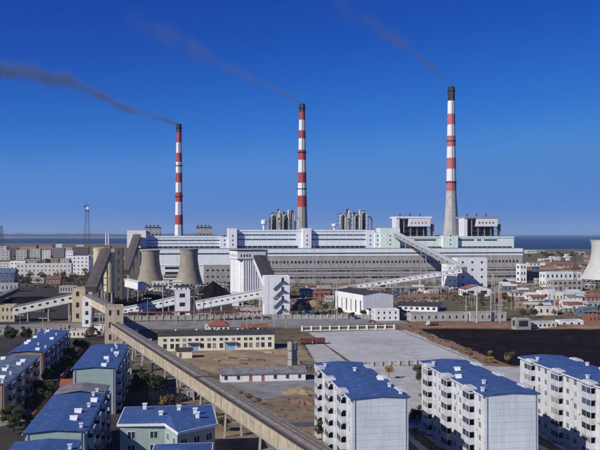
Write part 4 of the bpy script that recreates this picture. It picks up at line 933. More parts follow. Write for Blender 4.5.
heap('earth_bank', 'long brown earth bank along the edge of the eastern coal yard', 'earth bank', G(540, 327.5), 66, 3.5, 1.8, earthred, 7, pw=.6)
heap('earth_heap', 'tan soil heap right of the tall white transfer tower', 'earth heap', G(314, 306), 13, 18, 4.5, earthtan, 8)
heap('earth_heap', 'brown soil heap in the plant yard beyond the white hall', 'earth heap', G(425, 297), 22, 16, 3, earthred, 9)
heap('earth_heap', 'tan soil heap beside the lower lane near the apartment block', 'earth heap', G(300, 392), 6, 5, 1.8, earthtan, 10)
heap('earth_heap', 'reddish soil heap near the foot of the apartment block', 'earth heap', G(303, 403), 4, 4, 1.2, earthred, 11)
heap('earth_heap', 'pale dry earth mound on the eastern red yard', 'earth heap', G(520, 292), 22, 10, 2.5, earthtan, 12)
heap('earth_heap', 'small earth mound at the end of the long low shed', 'earth heap', G(265, 366), 8, 4, 1.0, earth, 13)
# blue tarpaulin stack and rusty wagons
p = G(308, 318); t = thing('covered_stack', 'stack of goods under a blue tarpaulin by the road', 'stack', (p.x, p.y, 0), TH); box('pallets', conc, t, -4, 4, -2, 2, -.1, .5); m = MB(); m.add([(-4.3,-2.3,.3),(4.3,-2.3,.3),(4.3,2.3,.3),(-4.3,2.3,.3),(-3.4,-1.2,2.8),(3.2,-1.4,2.4),(3.4,1.3,2.7),(-3.2,1.2,3.0)], [(0,1,5,4),(1,2,6,5),(2,3,7,6),(3,0,4,7),(4,5,6,7)]); m.build('tarpaulin', tarp, t)
for i, (px, py) in enumerate(((306, 344.5), (319, 344))):
    p = G(px, py); t = thing('goods_wagon', ('rusty brown goods wagon at the left, beside the concrete tower', 'rusty brown goods wagon next to the paved lot')[i], 'wagon', (p.x, p.y, .07), TH)
    box('wagon_body', rust, t, -2.6, 2.6, -1.4, 1.4, .9, 2.7); box('chassis', darkmetal, t, -2.5, 2.5, -1.1, 1.1, .6, .89)
    for k in range(6): box('rib', rust, t, -2.5 + k, -2.4 + k, -1.47, -1.405, .9, 2.65)
    for x in (-1.9, 1.9):
        for y in (-.95, .95): m = MB(); m.tube([(x, y-.1, .42), (x, y+.1, .42)], .42, 12); m.build('wheel', darkmetal, t)

# ------------------------------------------------------------------ western town
TB = [  # xl, xr, ybase, ytop, depth, mat, floors, nx, roof, label
 (72, 88.5, 275, 256.5, 15, white, 5, 4, None, 'bright white five storey block nearest the silos'),
 (89, 95, 275, 259, 14, bluegrey, 5, 2, None, 'dark slab directly right of the bright white five storey block'),
 (16, 70, 277, 264, 12, offwhite, 3, 14, None, 'long off-white three storey row left of the five storey block'),
 (10, 25, 274, 261.5, 12, white, 3, 4, None, 'white stepped end house of the long three storey row'),
 (-8, 9.5, 260, 250.5, 14, conclight, 3, 4, None, 'light grey flat house at the picture edge in the far town'),
 (16, 26.5, 260, 250.2, 14, conclight, 4, 3, None, 'pale grey flat house second from the edge in the far town'),
 (30, 40, 258, 249, 14, conclight, 4, 3, 'd', 'grey house with dark roof between two pale town houses'),
 (42, 50.5, 259.5, 250.5, 14, offwhite, 4, 3, None, 'off-white flat house in the middle of the far town'),
 (52, 64, 257, 248, 14, greyroof, 4, 4, 'd', 'dark grey town block with dark roof'),
 (65.5, 73, 260, 251, 13, white, 3, 3, None, 'white cube house above the long white row'),
 (74, 88, 257.5, 248, 15, darkcon, 4, 4, 'r', 'dark town house with white ridge below the lattice mast'),
 (76, 84, 249, 245.3, 20, white, 2, 4, None, 'small far white house below the lattice mast'),
 (56, 62, 248, 244.2, 20, white, 2, 3, None, 'small far white house with bright roof left of the mast'),
 (96, 108, 262, 251, 14, cream, 3, 4, None, 'cream house behind the pair of silos'),
 (108, 121, 258, 249, 14, conclight, 3, 4, None, 'grey house behind the dark elevator tower'),
 (20, 36, 249.5, 245.6, 30, brownwall, 2, 6, 'r', 'brown roofed far row house on the shore side'),
 (38, 52, 249, 245, 30, brownwall, 2, 5, 'r', 'second brown roofed far row house nearer the mast'),
 (-6, 6, 251, 246.5, 30, offwhite, 2, 4, None, 'far off-white house at the very edge beneath the small mast'),
 (92, 110, 251, 246.8, 30, brownwall, 2, 5, 'r', 'far brown roofed house right of the lattice mast'),
 (-14, 13, 284, 273, 22, bluegrey, 2, 6, 'v', 'dark barrel-roofed shed at the picture edge'),
 (22, 44, 283, 278.5, 10, conclight, 1, 6, None, 'pale low shed in front of the long white row'),
 (46, 60, 284, 279, 9, brownwall, 1, 4, 'r', 'brown brick shed among the bare trees'),
 (-4, 12, 268, 262.5, 12, offwhite, 2, 5, 'g', 'grey-roofed low house left of the stepped white row end'),
 (26, 40, 265, 259.5, 12, conc, 2, 5, 'd', 'dark-roofed low house behind the long white row'),
 (44, 58, 264.5, 259, 12, brownwall, 2, 5, 'd', 'brown low house with dark roof behind the long white row'),
 (60, 69, 265.5, 259, 12, conclight, 3, 3, None, 'grey flat house tucked behind the long white row end'),
 (9, 17, 255, 248.6, 16, darkcon, 3, 3, 'd', 'dark narrow house between the two pale edge houses of the far town'),
 (88, 96, 266, 255, 14, brownwall, 4, 2, 'd', 'brown slab rising behind the dark slab by the silos'),
 (62, 72, 253, 247.6, 18, conclight, 3, 3, 'd', 'grey far house directly left of the dark house under the mast'),
 (108, 124, 268, 262, 12, brownwall, 2, 4, 'r', 'brown roofed house seen between silos and power station'),
]
for xl, xr, yb, yt, W, mt, fl, nx, rf, lab in TB:
    block_px('town_building', lab, 'building', xl, xr, yb, yt, W, mt, floors=fl, nx=nx, ny=2, wfrac=random.uniform(.3, .45), hfrac=random.uniform(.28, .42), gl=glassblue, rmat={'d': darkroof, 'r': brownroof, 'v': bluegrey}.get(rf, greyroof), roof='gable_x' if rf in ('r', 'v') else 'flat', rise=3 if rf != 'v' else 4, group='buildings of the western town', rz=R(random.uniform(0, 9)))
# eastern shore settlement
for i, (xl, xr, yb, yt, mt, lab) in enumerate(((527, 536, 253.4, 250.4, offwhite, 'far pale shore house nearest the turbine hall end'), (537, 546, 253, 250.6, conclight, 'far grey shore house second from the turbine hall'), (566, 572, 257.5, 254.5, white, 'far white shore hut with bright walls'), (574, 586, 254.8, 252, conclight, 'far grey shore building next to the big cooling tower'), (551, 560, 254, 252.2, brownwall, 'far brown shore house in the middle'), (588, 600, 262, 256, brownwall, 'brown shore house partly behind the big cooling tower'))):
    block_px('shore_house', lab, 'house', xl, xr, yb, yt, 16, mt, floors=1, nx=4, ny=2, group='houses on the eastern shore', rmat=greyroof)

# ------------------------------------------------------------------ masts, pylons, poles
def lattice(px, yb, yt, wb, wt, label, name='lattice_mast', dish=False, d=None, mat=None):
    p = G(px, yb); d = p.y; s_ = d/F; h = (yb - yt)*s_; t = thing(name, label, 'mast', (p.x, p.y, 0)); a, b = wb*s_/2, wt*s_/2; k_ = max(.12, .30*s_/2)
    n = 9
    for sx in (-1, 1):
        for sy in (-1, 1): m = MB(); m.beam((sx*a, sy*a, -.3), (sx*b, sy*b, h*.93), k_, k_); m.build('leg', mat or darkmetal, t)
    m = MB()
    for i in range(n):
        f0, f1 = i/n*.93, (i+1)/n*.93; r0, r1 = a + (b-a)*f0/.93, a + (b-a)*f1/.93; z0, z1 = h*f0, h*f1
        for (x0, y0), (x1, y1) in (((-1,-1),(1,-1)), ((1,-1),(1,1)), ((1,1),(-1,1)), ((-1,1),(-1,-1))):
            m.beam((x0*r0, y0*r0, z0), (x1*r1, y1*r1, z1), k_*.6, k_*.6); m.beam((x1*r0, y1*r0, z0), (x0*r1, y0*r1, z1), k_*.6, k_*.6); m.beam((x0*r1, y0*r1, z1), (x1*r1, y1*r1, z1), k_*.6, k_*.6)
    tag(m.build('bracing', mat or darkmetal, t), None, kind='stuff')
    m = MB(); m.beam((0, 0, h*.92), (0, 0, h), k_, k_); m.build('antenna', mat or darkmetal, t)
    if dish:
        m = MB(); m.box(-b*1.9, b*1.9, -b*1.9, b*1.9, h*.80, h*.815); m.build('platform', darkmetal, t)
        m = MB(); m.tube([(b*.6, -b*1.6, h*.86), (b*.6, -b*1.0, h*.86)], [b*1.3, b*.3], 14); m.build('dish', whitemetal, t)
        m = MB(); m.tube([(-b*1.2, -b*1.4, h*.89), (-b*1.2, -b*.9, h*.89)], [b*1.1, b*.3], 14); m.build('dish', darkmetal, t)
    return t
lattice(87, 252, 201, 6, 2.2, 'tall lattice radio mast with dishes over the western town', dish=True)
lattice(1.5, 253, 224, 3.5, 1.6, 'small dark lattice mast at the picture edge')
lattice(575, 290, 252, 2.6, 1.8, 'red-brown lattice crane mast before the big cooling tower', mat=rust)
lattice(314, 290, 240, 3.6, 1.4, 'thin grey pylon before the middle of the turbine hall', mat=metal)
lattice(493, 321, 271, 5, 2.2, 'pale lattice pylon near the red-roofed white house', mat=silver)
lattice(500, 318, 284, 4, 1.8, 'thin pale lattice pylon right of the red-roofed white house', mat=silver)
def pole(px, yb, yt, label, mat=None, wid=.32, arm=True, cat='lamp post', name='lamp_post'):
    p = G(px, yb); h = (yb - yt)*p.y/F; t = thing(name, label, cat, (p.x, p.y, 0)); m = MB(); m.tube([(0,0,-.2), (0,0,h)], [wid, wid*.6], 8); m.build('post', mat or conclight, t)
    if arm: m = MB(); m.beam((-1.8, 0, h), (1.8, 0, h), .22, .22); m.build('arm', mat or conclight, t); box('lamp', whitemetal, t, -2.0, -1.2, -.2, .2, h - .3, h - .12); box('lamp', whitemetal, t, 1.2, 2.0, -.2, .2, h - .3, h - .12)
    return t
for px, yb, yt, wd, lab in ((163, 319, 284, .38, 'tall pale lamp post in front of the white western gallery'), (477, 323, 287, .62, 'thick pale lamp mast at the coal yard road'), (466, 322, 296, .3, 'thin lamp post left of the thick lamp mast'), (337, 320, 283, .3, 'lamp post at the corner of the white hall'), (373, 324, 306, .25, 'short lamp post by the small white office'), (211, 330, 300, .25, 'thin lamp post behind the tiled house'), (247, 332, 305, .22, 'thin lamp post in front of the tall white tower'), (43, 333, 318, .25, 'lamp post beside the road in the west'), (500, 324, 305, .22, 'thin lamp post at the end of the grey row'), (555, 312, 286, .3, 'lamp post on the red earth yard')):
    pole(px, yb, yt, lab, wid=wd)
# slender light poles along the main road
for k in range(7):
    px = 20 + k*78; p = G(px, 328 - k*1.5); pole(px, 329 - k*1.6, 315 - k*1.4, 'slim roadside light pole with double arm', wid=.14).__setitem__('group', 'slim light poles along the main road')
# twin slim stacks far behind the town
for i, px in enumerate((106, 108.6)):
    p = G(px, 245); t = thing('slim_stack', ('slim far twin stack nearer the mast', 'slim far twin stack nearer the power station')[i], 'stack', (p.x, p.y, 0)); hgt = 12.4*p.y/F
    m = MB(); m.lathe([(3.6, -.5), (2.9, hgt*.6)], 12, top=False); m.build('shaft', chwhite, t); m = MB(); m.lathe([(2.9, hgt*.6), (2.5, hgt)], 12); m.build('upper_shaft', chwhite, t)

# ------------------------------------------------------------------ trees
tree('near', G(147, 404), 9.5, 'dark green broad tree between the blue-roofed block and the gallery')
tree('near', G(160, 398), 6.5, 'smaller green tree right of the broad tree under the gallery')
tree('gold', G(389, 379), 5.0, 'golden yellow shrub by the cream wall of the paved lot')
for (x, y, k, h_, lab) in ((163, 410, 'gold', 4.0, 'russet shrub at the back of the angled house'), (20, 372, 'near', 7, 'dark tree in the shade between the brown blocks'), (322, 440, 'green', 5.0, 'low green bush beside the gallery at the apartment foot'), (334, 452, 'green', 4.5, 'second low bush at the apartment foot'), (10, 346, 'green', 9, 'dark green tree by the western road wall'), (26, 344, 'green', 8, 'dark round tree left of the brown-ended block')):
    tree(k, G(x, y), h_, lab)
def belt(n, x0, x1, y0, y1, kinds, h0, h1, label, group):
    for _ in range(n):
        k = random.choice(kinds); tree(k, G(random.uniform(x0, x1), random.uniform(y0, y1)), random.uniform(h0, h1), label[k], group)
belt(26, 16, 92, 279, 287, ('brown',), 7, 11, {'brown': 'bare brown tree in the belt between coal yard and town'}, 'bare trees below the town')
belt(40, -5, 120, 252, 276, ('brown', 'green'), 7, 11, {'brown': 'bare tree among the white town rows', 'green': 'dark green tree among the white town rows'}, 'trees of the town')
belt(16, 440, 528, 299, 311, ('green', 'brown'), 4, 7, {'green': 'low green tree in the strip behind the coal yard road', 'brown': 'bare low tree in the strip behind the coal yard road'}, 'trees behind the coal yard road')
belt(10, 520, 600, 303, 319, ('green', 'brown'), 3, 6, {'green': 'small green bush on the red earth yard', 'brown': 'small brown bush on the red earth yard'}, 'bushes on the red yard')
belt(16, 526, 584, 255, 259, ('green',), 7, 11, {'green': 'dark green tree of the shore belt'}, 'trees of the eastern shore belt')
belt(9, 300, 350, 306, 317, ('brown', 'green'), 4, 6, {'brown': 'bare tree around the tan soil heap', 'green': 'green bush around the tan soil heap'}, 'trees around the soil heap')
belt(8, 350, 410, 315, 322, ('green', 'brown'), 4, 6, {'green': 'green bush by the small white office', 'brown': 'bare bush by the small white office'}, 'bushes by the office')
belt(9, 470, 520, 355, 366, ('gold', 'brown'), 2, 3.5, {'gold': 'yellow bush on the verge between coal yard and apartments', 'brown': 'brown bush on the verge between coal yard and apartments'}, 'bushes on the coal yard verge')
belt(14, 168, 235, 398, 432, ('brown', 'green'), 2, 4, {'brown': 'brown bush under the foreground gallery', 'green': 'green bush under the foreground gallery'}, 'bushes under the gallery')
belt(8, 60, 118, 334, 343, ('brown', 'green'), 3, 5, {'brown': 'brown bush along the road by the transfer house', 'green': 'green bush along the road by the transfer house'}, 'bushes along the western road')
belt(7, 205, 262, 385, 405, ('brown',), 1.5, 3, {'brown': 'low dry bush on the dirt beside the gallery'}, 'dry bushes beside the gallery')
belt(26, 414, 446, 372, 446, ('brown', 'green'), 2, 4.5, {'brown': 'brown bush in the yard between the apartment blocks', 'green': 'green bush in the yard between the apartment blocks'}, 'bushes between the apartment blocks')

# ------------------------------------------------------------------ chimney smoke
def smoke(name, label, top, length, r0, r1, curve, dens, colr, seed, backy=0.0, fade=True):
    """drifting plume: object x runs downwind (towards -X of the scene), z follows the rise curve"""
    m = MB(); n = 16; vs = []; segs = 24
    def zc(f):
        for (a, za), (b, zb) in zip(curve, curve[1:]):
            if f <= b: return za + (zb - za)*(f - a)/(b - a)
        return curve[-1][1]
    for i in range(segs + 1):
        f = i/segs; r = (r0 + (r1 - r0)*f)*1.25
        vs += [(length*f, r*math.cos(2*math.pi*k/n), zc(f) + r*math.sin(2*math.pi*k/n)) for k in range(n)]
    m.add(vs, [(i*n+k, i*n+(k+1) % n, (i+1)*n+(k+1) % n, (i+1)*n+k) for i in range(segs) for k in range(n)] + [tuple(range(n))[::-1], tuple(range(segs*n, (segs+1)*n))])
    mt = bpy.data.materials.new(name + '_volume'); mt.use_nodes = True; N = mt.node_tree.nodes; Lk = mt.node_tree.links; N.clear()
    out = N.new('ShaderNodeOutputMaterial'); vol = N.new('ShaderNodeVolumePrincipled'); Lk.new(vol.outputs[0], out.inputs['Volume'])
    vol.inputs['Color'].default_value = (*colr, 1); vol.inputs['Anisotropy'].default_value = 0.2
    tc = N.new('ShaderNodeTexCoord'); sx = N.new('ShaderNodeSeparateXYZ'); Lk.new(tc.outputs['Object'], sx.inputs[0])
    def math_(op, a, b=None, c=None):
        x = N.new('ShaderNodeMath'); x.operation = op
        for i, v in enumerate((a, b, c)):
            if v is None: continue
            if isinstance(v, (int, float)): x.inputs[i].default_value = v
            else: Lk.new(v, x.inputs[i])
        return x.outputs[0]
    fx = math_('DIVIDE', sx.outputs[0], length); fc = N.new('ShaderNodeFloatCurve'); zmax = max(z for _, z in curve)
    cv = fc.mapping.curves[0]
    cv.points[0].location = (0, 0); cv.points[1].location = (1, curve[-1][1]/zmax)
    for f, z in curve[1:-1]: cv.points.new(f, z/zmax)
    for q in cv.points: q.handle_type = 'VECTOR'
    fc.mapping.update(); Lk.new(fx, fc.inputs['Value'])
    ze = math_('SUBTRACT', sx.outputs[2], math_('MULTIPLY', fc.outputs[0], zmax))
    rr_ = math_('SQRT', math_('ADD', math_('MULTIPLY', sx.outputs[1], sx.outputs[1]), math_('MULTIPLY', ze, ze)))
    rad = math_('ADD', math_('MULTIPLY', fx, r1 - r0), r0)
    nz = N.new('ShaderNodeTexNoise'); nz.inputs['Scale'].default_value = .035; nz.inputs['Detail'].default_value = 4; nz.inputs['Roughness'].default_value = .62; nz.noise_dimensions = '4D'; nz.inputs['W'].default_value = seed
    Lk.new(tc.outputs['Object'], nz.inputs['Vector'])
    fall = math_('SUBTRACT', 1.0, math_('DIVIDE', rr_, rad))
    e = math_('ADD', fall, math_('MULTIPLY', math_('SUBTRACT', nz.outputs['Fac'], .55), 3.6))
    e = math_('MINIMUM', math_('MAXIMUM', e, 0.0), 1.0)
    e = math_('MULTIPLY', e, math_('MAXIMUM', math_('MULTIPLY', fall, 2.0), 0.0))
    e = math_('MULTIPLY', e, math_('MINIMUM', math_('MULTIPLY', math_('SUBTRACT', 1.0, fx), 1.6), 1.0)) if fade else e
    thin = math_('DIVIDE', r0*1.8, math_('ADD', rad, r0*.8)); e = math_('MULTIPLY', e, thin)
    Lk.new(math_('MULTIPLY', e, dens), vol.inputs['Density'])
    o = m.build(name, mt); o.location = top; o.rotation_euler.z = math.pi + backy
    return tag(o, label, 'smoke', kind='stuff')
c1 = at(178.6, 124.5, 950); s9 = 950/F
smoke('smoke', 'grey smoke plume drifting from the shortest chimney', c1, 212*s9, 3.8, 25, [(0, 0), (.08, 6*s9), (.25, 16*s9), (.42, 35*s9), (.56, 47*s9), (.78, 51*s9), (1, 64*s9)], .22, (.24, .31, .42), 1.0, fade=False)
c2 = at(302, 104, 972)
smoke('smoke', 'faint smoke trail drifting from the middle chimney', c2, 190*s9, 4.0, 32, [(0, 0), (.08, 10*s9), (.27, 26*s9), (1, 96*s9)], .10, (.26, .34, .46), 5.0)
c3 = at(451, 87, 1000)
smoke('smoke', 'faint smoke trail drifting from the tallest chimney', c3, 130*s9, 4.2, 30, [(0, 0), (.08, 13*s9), (.28, 34*s9), (1, 96*s9)], .10, (.26, .34, .46), 9.0)

# ------------------------------------------------------------------ more of the yards: transformers, pipe racks, gantries
for k in range(12):
    px = 262 + k*17.5 + (3 if k % 2 else 0)
    if 330 < px < 352 or px > 440: continue
    u, _ = site(px, -14); w0 = SW(u, -14); t = thing('transformer', 'grey transformer standing along the foot of the turbine hall', 'transformer', (w0.x, w0.y, 0), TH, 'transformers along the turbine hall')
    box('tank', metal, t, -3, 3, -1.8, 1.8, .4, 4.2); box('plinth', conc, t, -3.6, 3.6, -2.4, 2.4, -.2, .39)
    for j in range(6): box('radiator', metal, t, -2.8 + j, -2.3 + j, -2.9, -1.82, .8, 3.8)
    for j in range(3): m = MB(); m.lathe([(.25, 4.2), (.4, 4.8), (.22, 5.0), (.36, 5.5), (.12, 6.4)], 8, -1.8 + 1.8*j, 0); m.build('bushing', brownwall, t)
    m = MB(); m.tube([(-2.4, 1.2, 5.2), (2.4, 1.2, 5.2)], .6, 10); m.build('conservator', metal, t)
for i, px in enumerate((285, 318, 360, 392, 420)):
    u, _ = site(px, -30); w0 = SW(u, -30); t = thing('line_gantry', 'steel line gantry between the transformers and the yard', 'gantry', (w0.x, w0.y, 0), TH, 'line gantries in front of the turbine hall')
    for sx in (-9, 9):
        m = MB(); m.beam((sx - 1.3, 0, -.2), (sx, 0, 15), .35, .35); m.beam((sx + 1.3, 0, -.2), (sx, 0, 15), .35, .35)
        for z in (4, 8, 12): m.beam((sx - 1.2*(1 - z/15), 0, z), (sx + 1.2*(1 - z/15), 0, z), .25, .25)
        m.build('leg', metal, t)
    m = MB(); m.beam((-9.6, 0, 14.8), (9.6, 0, 14.8), .5, .3); m.beam((-9.6, 0, 13.6), (9.6, 0, 13.6), .5, .3)
    for j in range(12): m.beam((-9 + j*1.5, 0, 13.6), (-8.25 + j*1.5, 0, 14.8), .2, .2)
    m.build('crossbeam', metal, t)
def pipe_rack(label, a, b, n, hgt, npipe, mat):
    a, b = Vector(a), Vector(b); a.z = b.z = 0; d = b - a; t = thing('pipe_rack', label, 'pipe rack', a); u = d.normalized(); r = Vector((u.y, -u.x, 0))
    for k in range(n + 1):
        q = d*(k/n); m = MB()
        for sg in (-1, 1): m.beam(q + r*sg*1.4 - Vector((0,0,.2)), q + r*sg*1.4 + Vector((0,0,hgt)), .35, .35)
        m.beam(q - r*1.8 + Vector((0,0,hgt + .15)), q + r*1.8 + Vector((0,0,hgt + .15)), .35, .3); m.build('post', conc, t)
    for j in range(npipe):
        o = r*(-1.3 + 2.6*j/max(1, npipe-1)) + Vector((0, 0, hgt + .75)); m = MB(); m.tube([o, d + o], .42, 8); m.build('pipe', mat, t)
pipe_rack('silver pipe rack running between the coal heap and the annex', G(196, 293), G(300, 289), 14, 5, 3, silver)
pipe_rack('silver pipe rack crossing the plant yard behind the white hall', G(300, 296), G(448, 293.5), 18, 5, 3, silver)
pipe_rack('dark pipe rack along the road in front of the cinder ground', G(128, 322), G(262, 320.2), 14, 4.5, 2, rust)
pipe_rack('silver pipe rack on the red earth towards the pale cooling tower', G(497, 292), G(600, 288), 12, 4.5, 2, silver)
# small sheds and huts scattered over the yards
EX = [(300, 317, 296.5, 291, 7, offwhite, 'g', 'low pale shed with grey roof beyond the tan soil heap'), (318, 331, 291, 286.5, 7, conclight, 'f', 'grey flat store at the foot of the turbine hall'),
 (395, 410, 292.5, 287.5, 8, bluegrey, 'g', 'blue-grey store under the low white gallery'), (412, 424, 291, 286, 8, offwhite, 'f', 'pale flat store under the low white gallery'), (371, 386, 290, 284.5, 8, conc, 'f', 'concrete store behind the white hall'),
 (495, 508, 302, 297.5, 7, brownwall, 'r', 'brown hut beside the thin pylon'), (510, 524, 297, 293, 8, offwhite, 'g', 'pale low shed left of the little white cube'), (586, 600, 303, 297, 8, brownwall, 'r', 'brick hut right of the shed with pale slanting roof'),
 (560, 577, 309.5, 305, 7, brick, 'r', 'red brick hut in the middle of the red yard'), (580, 597, 315, 309, 8, offwhite, 'g', 'pale hut with grey roof at the right end of the red yard'), (588, 602, 322, 316.5, 8, brick, 'f', 'flat brick hut near the white row of sheds'),
 (530, 542, 277, 272.5, 12, brownwall, 'f', 'low brown building behind the red earth yard'), (529, 541, 266.5, 263, 14, offwhite, 'g', 'pale shed far behind the turbine hall end'), (556, 572, 268, 264.5, 14, brownwall, 'r', 'brown roofed shed beyond the bright white building'),
 (134, 146, 297, 291, 8, darkcon, 'g', 'sooty shed below the short white gallery end'), (232, 239, 306, 293, 8, white, 'f', 'narrow white block at the left foot of the silo house'), (240, 262, 316, 309, 8, conc, 'f', 'low grey store under the white rising gallery'),
 (197, 210, 318, 313, 6, conc, 'f', 'low concrete store at the foot of the white rising gallery'), (205, 212, 330, 325.5, 5, offwhite, 'f', 'tiny white kiosk left of the hipped tile house'), (94, 104, 334, 327, 7, white, 'f', 'white annex at the foot of the cream transfer house'),
 (126, 137, 336, 331, 6, offwhite, 'f', 'small pale store right of the cream transfer house'), (140, 150, 349, 343, 6, offwhite, 'g', 'small pale shed under the upper end of the foreground gallery'), (186, 199, 399, 390, 5, conc, 'f', 'grey concrete kiosk under the foreground gallery'),
 (300, 314, 372, 365, 6, darkcon, 'f', 'dark brick shed at the end of the long low shed'), (58, 68, 331, 326.5, 6, conc, 'f', 'grey kiosk beside the road left of the white stair block'), (27, 45, 312, 307.5, 8, darkcon, 'g', 'sooty shed under the cream rising gallery'),
 (428, 440, 296, 291.5, 9, brick, 'r', 'brick hut on the brown soil heap side'), (540, 552, 262, 259, 12, offwhite, 'f', 'far pale block between the shore belt and the red yard')]
for xl, xr, yb, yt, W, mt, rf, lab in EX:
    block_px('yard_shed', lab, 'shed', xl, xr, yb, yt, W, mt, floors=1, nx=max(2, int((xr - xl)/4)), ny=2, wfrac=.35, roof='flat' if rf == 'f' else 'gable_x', rmat={'g': greyroof, 'r': tileroof}.get(rf, greyroof), rise=1.4, rz=R(random.uniform(-6, 12)))
# parked trucks and cars
def car(p, rz, cmat, label, truck=False):
    t = thing('parked_truck' if truck else 'parked_car', label, 'truck' if truck else 'car', (p.x, p.y, .1), rz); s_ = 1.5 if truck else 1.0
    m = MB(); L2, w2 = 2.15*s_, .85*s_
    if truck:
        m.box(-3.2, -1.5, -1.1, 1.1, .6, 2.7); m.build('cab', cmat, t); box('bed', rust, t, -1.4, 3.4, -1.2, 1.2, .9, 2.0); box('chassis', darkmetal, t, -3.1, 3.3, -.8, .8, .5, .88); box('windscreen', glass, t, -3.25, -3.15, -.95, .95, 1.7, 2.5)
    else:
        m.add([(-2.1,-.82,.35),(2.1,-.82,.35),(2.1,.82,.35),(-2.1,.82,.35),(-2.1,-.82,.85),(2.1,-.82,.9),(2.1,.82,.9),(-2.1,.82,.85)], [(0,3,2,1),(4,5,6,7),(0,1,5,4),(1,2,6,5),(2,3,7,6),(3,0,4,7)]); m.build('body', cmat, t)
        m = MB(); m.add([(-1.2,-.78,.87),(1.5,-.78,.9),(1.5,.78,.9),(-1.2,.78,.87),(-.6,-.65,1.42),(1.0,-.65,1.42),(1.0,.65,1.42),(-.6,.65,1.42)], [(4,5,6,7),(0,1,5,4),(1,2,6,5),(2,3,7,6),(3,0,4,7)]); m.build('cabin', glass, t)
        box('roof', cmat, t, -.62, 1.02, -.66, .66, 1.425, 1.46)
    for x in (-1.35*s_, 1.35*s_):
        for y in (-.8*s_, .8*s_): m = MB(); m.tube([(x, y-.1, .32*s_), (x, y+.1, .32*s_)], .32*s_, 10); m.build('wheel', darkmetal, t)
cw, cr, cb = M('white_car_paint', (.7, .7, .7), rough=.3), M('red_car_paint', (.35, .03, .03), rough=.3), M('blue_truck_paint', (.03, .09, .28), rough=.4)
pass
car(G(432, 326), TH, cw, 'white truck on the verge of the coal yard road', True); car(G(505, 327), TH, cw, 'white car beside the concrete gate shed')
car(G(120, 398), R(100), cw, 'white car parked in the shade of the grey-green block'); car(G(432, 392), R(95), cw, 'white car in the apartment yard close to the middle block'); pass
pass; car(G(372, 322.5), TH, cr, 'red car passing on the main road')
# paving joints of the lot
for k in range(1, 7):
    f = k/7; a, b = G(308, 332.5).lerp(G(398, 330), f), G(356, 365).lerp(G(480, 364), f); d = (b - a).normalized()*.12; n2 = Vector((-d.y, d.x, 0))
    sheet('paving_joint', [a + n2, a - n2, b - n2, b + n2], .088, conc)
# dark evergreens in the shaded court between the western blocks
rn = random.Random(5)
for i in range(22):
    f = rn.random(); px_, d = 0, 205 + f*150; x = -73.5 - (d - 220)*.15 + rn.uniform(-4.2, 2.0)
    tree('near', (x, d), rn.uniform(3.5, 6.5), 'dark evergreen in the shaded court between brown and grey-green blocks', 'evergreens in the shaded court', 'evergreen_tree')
# rubble and dry scrub lying about the open ground
def in_poly(p, poly):
    c = False; j = len(poly) - 1
    for i in range(len(poly)):
        if (poly[i][1] > p[1]) != (poly[j][1] > p[1]) and p[0] < (poly[j][0]-poly[i][0])*(p[1]-poly[i][1])/(poly[j][1]-poly[i][1]) + poly[i][0]: c = not c
        j = i
    return c
def scatter(name, label, cat, zones, n, mat, seed, kind_, smin, smax):
    r = random.Random(seed); m = MB(); polys = [[tuple(G(*p)[:2]) for p in z] for z in zones]; ws = []
    for pl in polys: ws.append(abs(sum(pl[i][0]*pl[i-1][1] - pl[i-1][0]*pl[i][1] for i in range(len(pl))))/2)
    hot = [[(r.uniform(min(q[0] for q in pl), max(q[0] for q in pl)), r.uniform(min(q[1] for q in pl), max(q[1] for q in pl))) for _ in range(14)] for pl in polys]
    for _ in range(n):
        i = r.choices(range(len(polys)), ws)[0]; pl = polys[i]
        for _t in range(30):
            h_ = r.choice(hot[i]); sg = 14 if r.random() < .7 else 60
            p = (r.gauss(h_[0], sg), r.gauss(h_[1], sg))
            if in_poly(p, pl): break
        else: continue
        s_ = r.uniform(smin, smax)*min(1.0, max(.3, p[1]/620))
        if kind_ == 'rock':
            vs = [(p[0] + r.uniform(.5, 1)*s_*a, p[1] + r.uniform(.5, 1)*s_*b, c*s_*r.uniform(.3, .8) + .05) for a, b, c in ((-1,-1,0),(1,-1,0),(1,1,0),(-1,1,0),(-.6,-.6,1),(.6,-.6,1),(.6,.6,1),(-.6,.6,1))]
            m.add(vs, [(4,5,6,7),(0,1,5,4),(1,2,6,5),(2,3,7,6),(3,0,4,7)])
        else:
            for _k in range(7):
                a = r.uniform(0, 6.28); q = (p[0] + r.uniform(-.7, .7)*s_, p[1] + r.uniform(-.7, .7)*s_); hgt = s_*r.uniform(.4, 1.2); w_ = s_*.45
                m.add([(q[0] - w_*math.cos(a), q[1] - w_*math.sin(a), .02), (q[0] + w_*math.cos(a), q[1] + w_*math.sin(a), .02), (q[0] + w_*.7*math.cos(a) + r.uniform(-.3, .3)*s_, q[1] + w_*.7*math.sin(a), hgt), (q[0] - w_*.6*math.cos(a), q[1] - w_*.6*math.sin(a) + r.uniform(-.3, .3)*s_, hgt*.8)], [(0,1,2,3)])
    tag(m.build(name, mat), label, cat, kind='stuff')
Z1 = [(236, 285), (445, 285), (445, 300), (395, 318), (300, 318), (236, 317)]; Z2 = [(440, 290), (600, 264), (640, 300), (600, 320), (505, 318), (430, 318)]
Z3 = [(128, 284), (236, 284), (236, 300), (190, 303), (128, 304)]; Z4 = [(160, 352), (300, 347), (318, 372), (262, 366), (215, 372)]; Z5 = [(150, 382), (228, 384), (262, 402), (318, 394), (318, 430), (240, 440), (200, 415)]
Z6 = [(0, 278), (100, 278), (100, 288), (0, 289)]; Z7 = [(398, 326), (416, 325), (512, 366), (490, 365)]; Z8 = [(126, 322), (300, 320), (300, 331), (126, 334)]
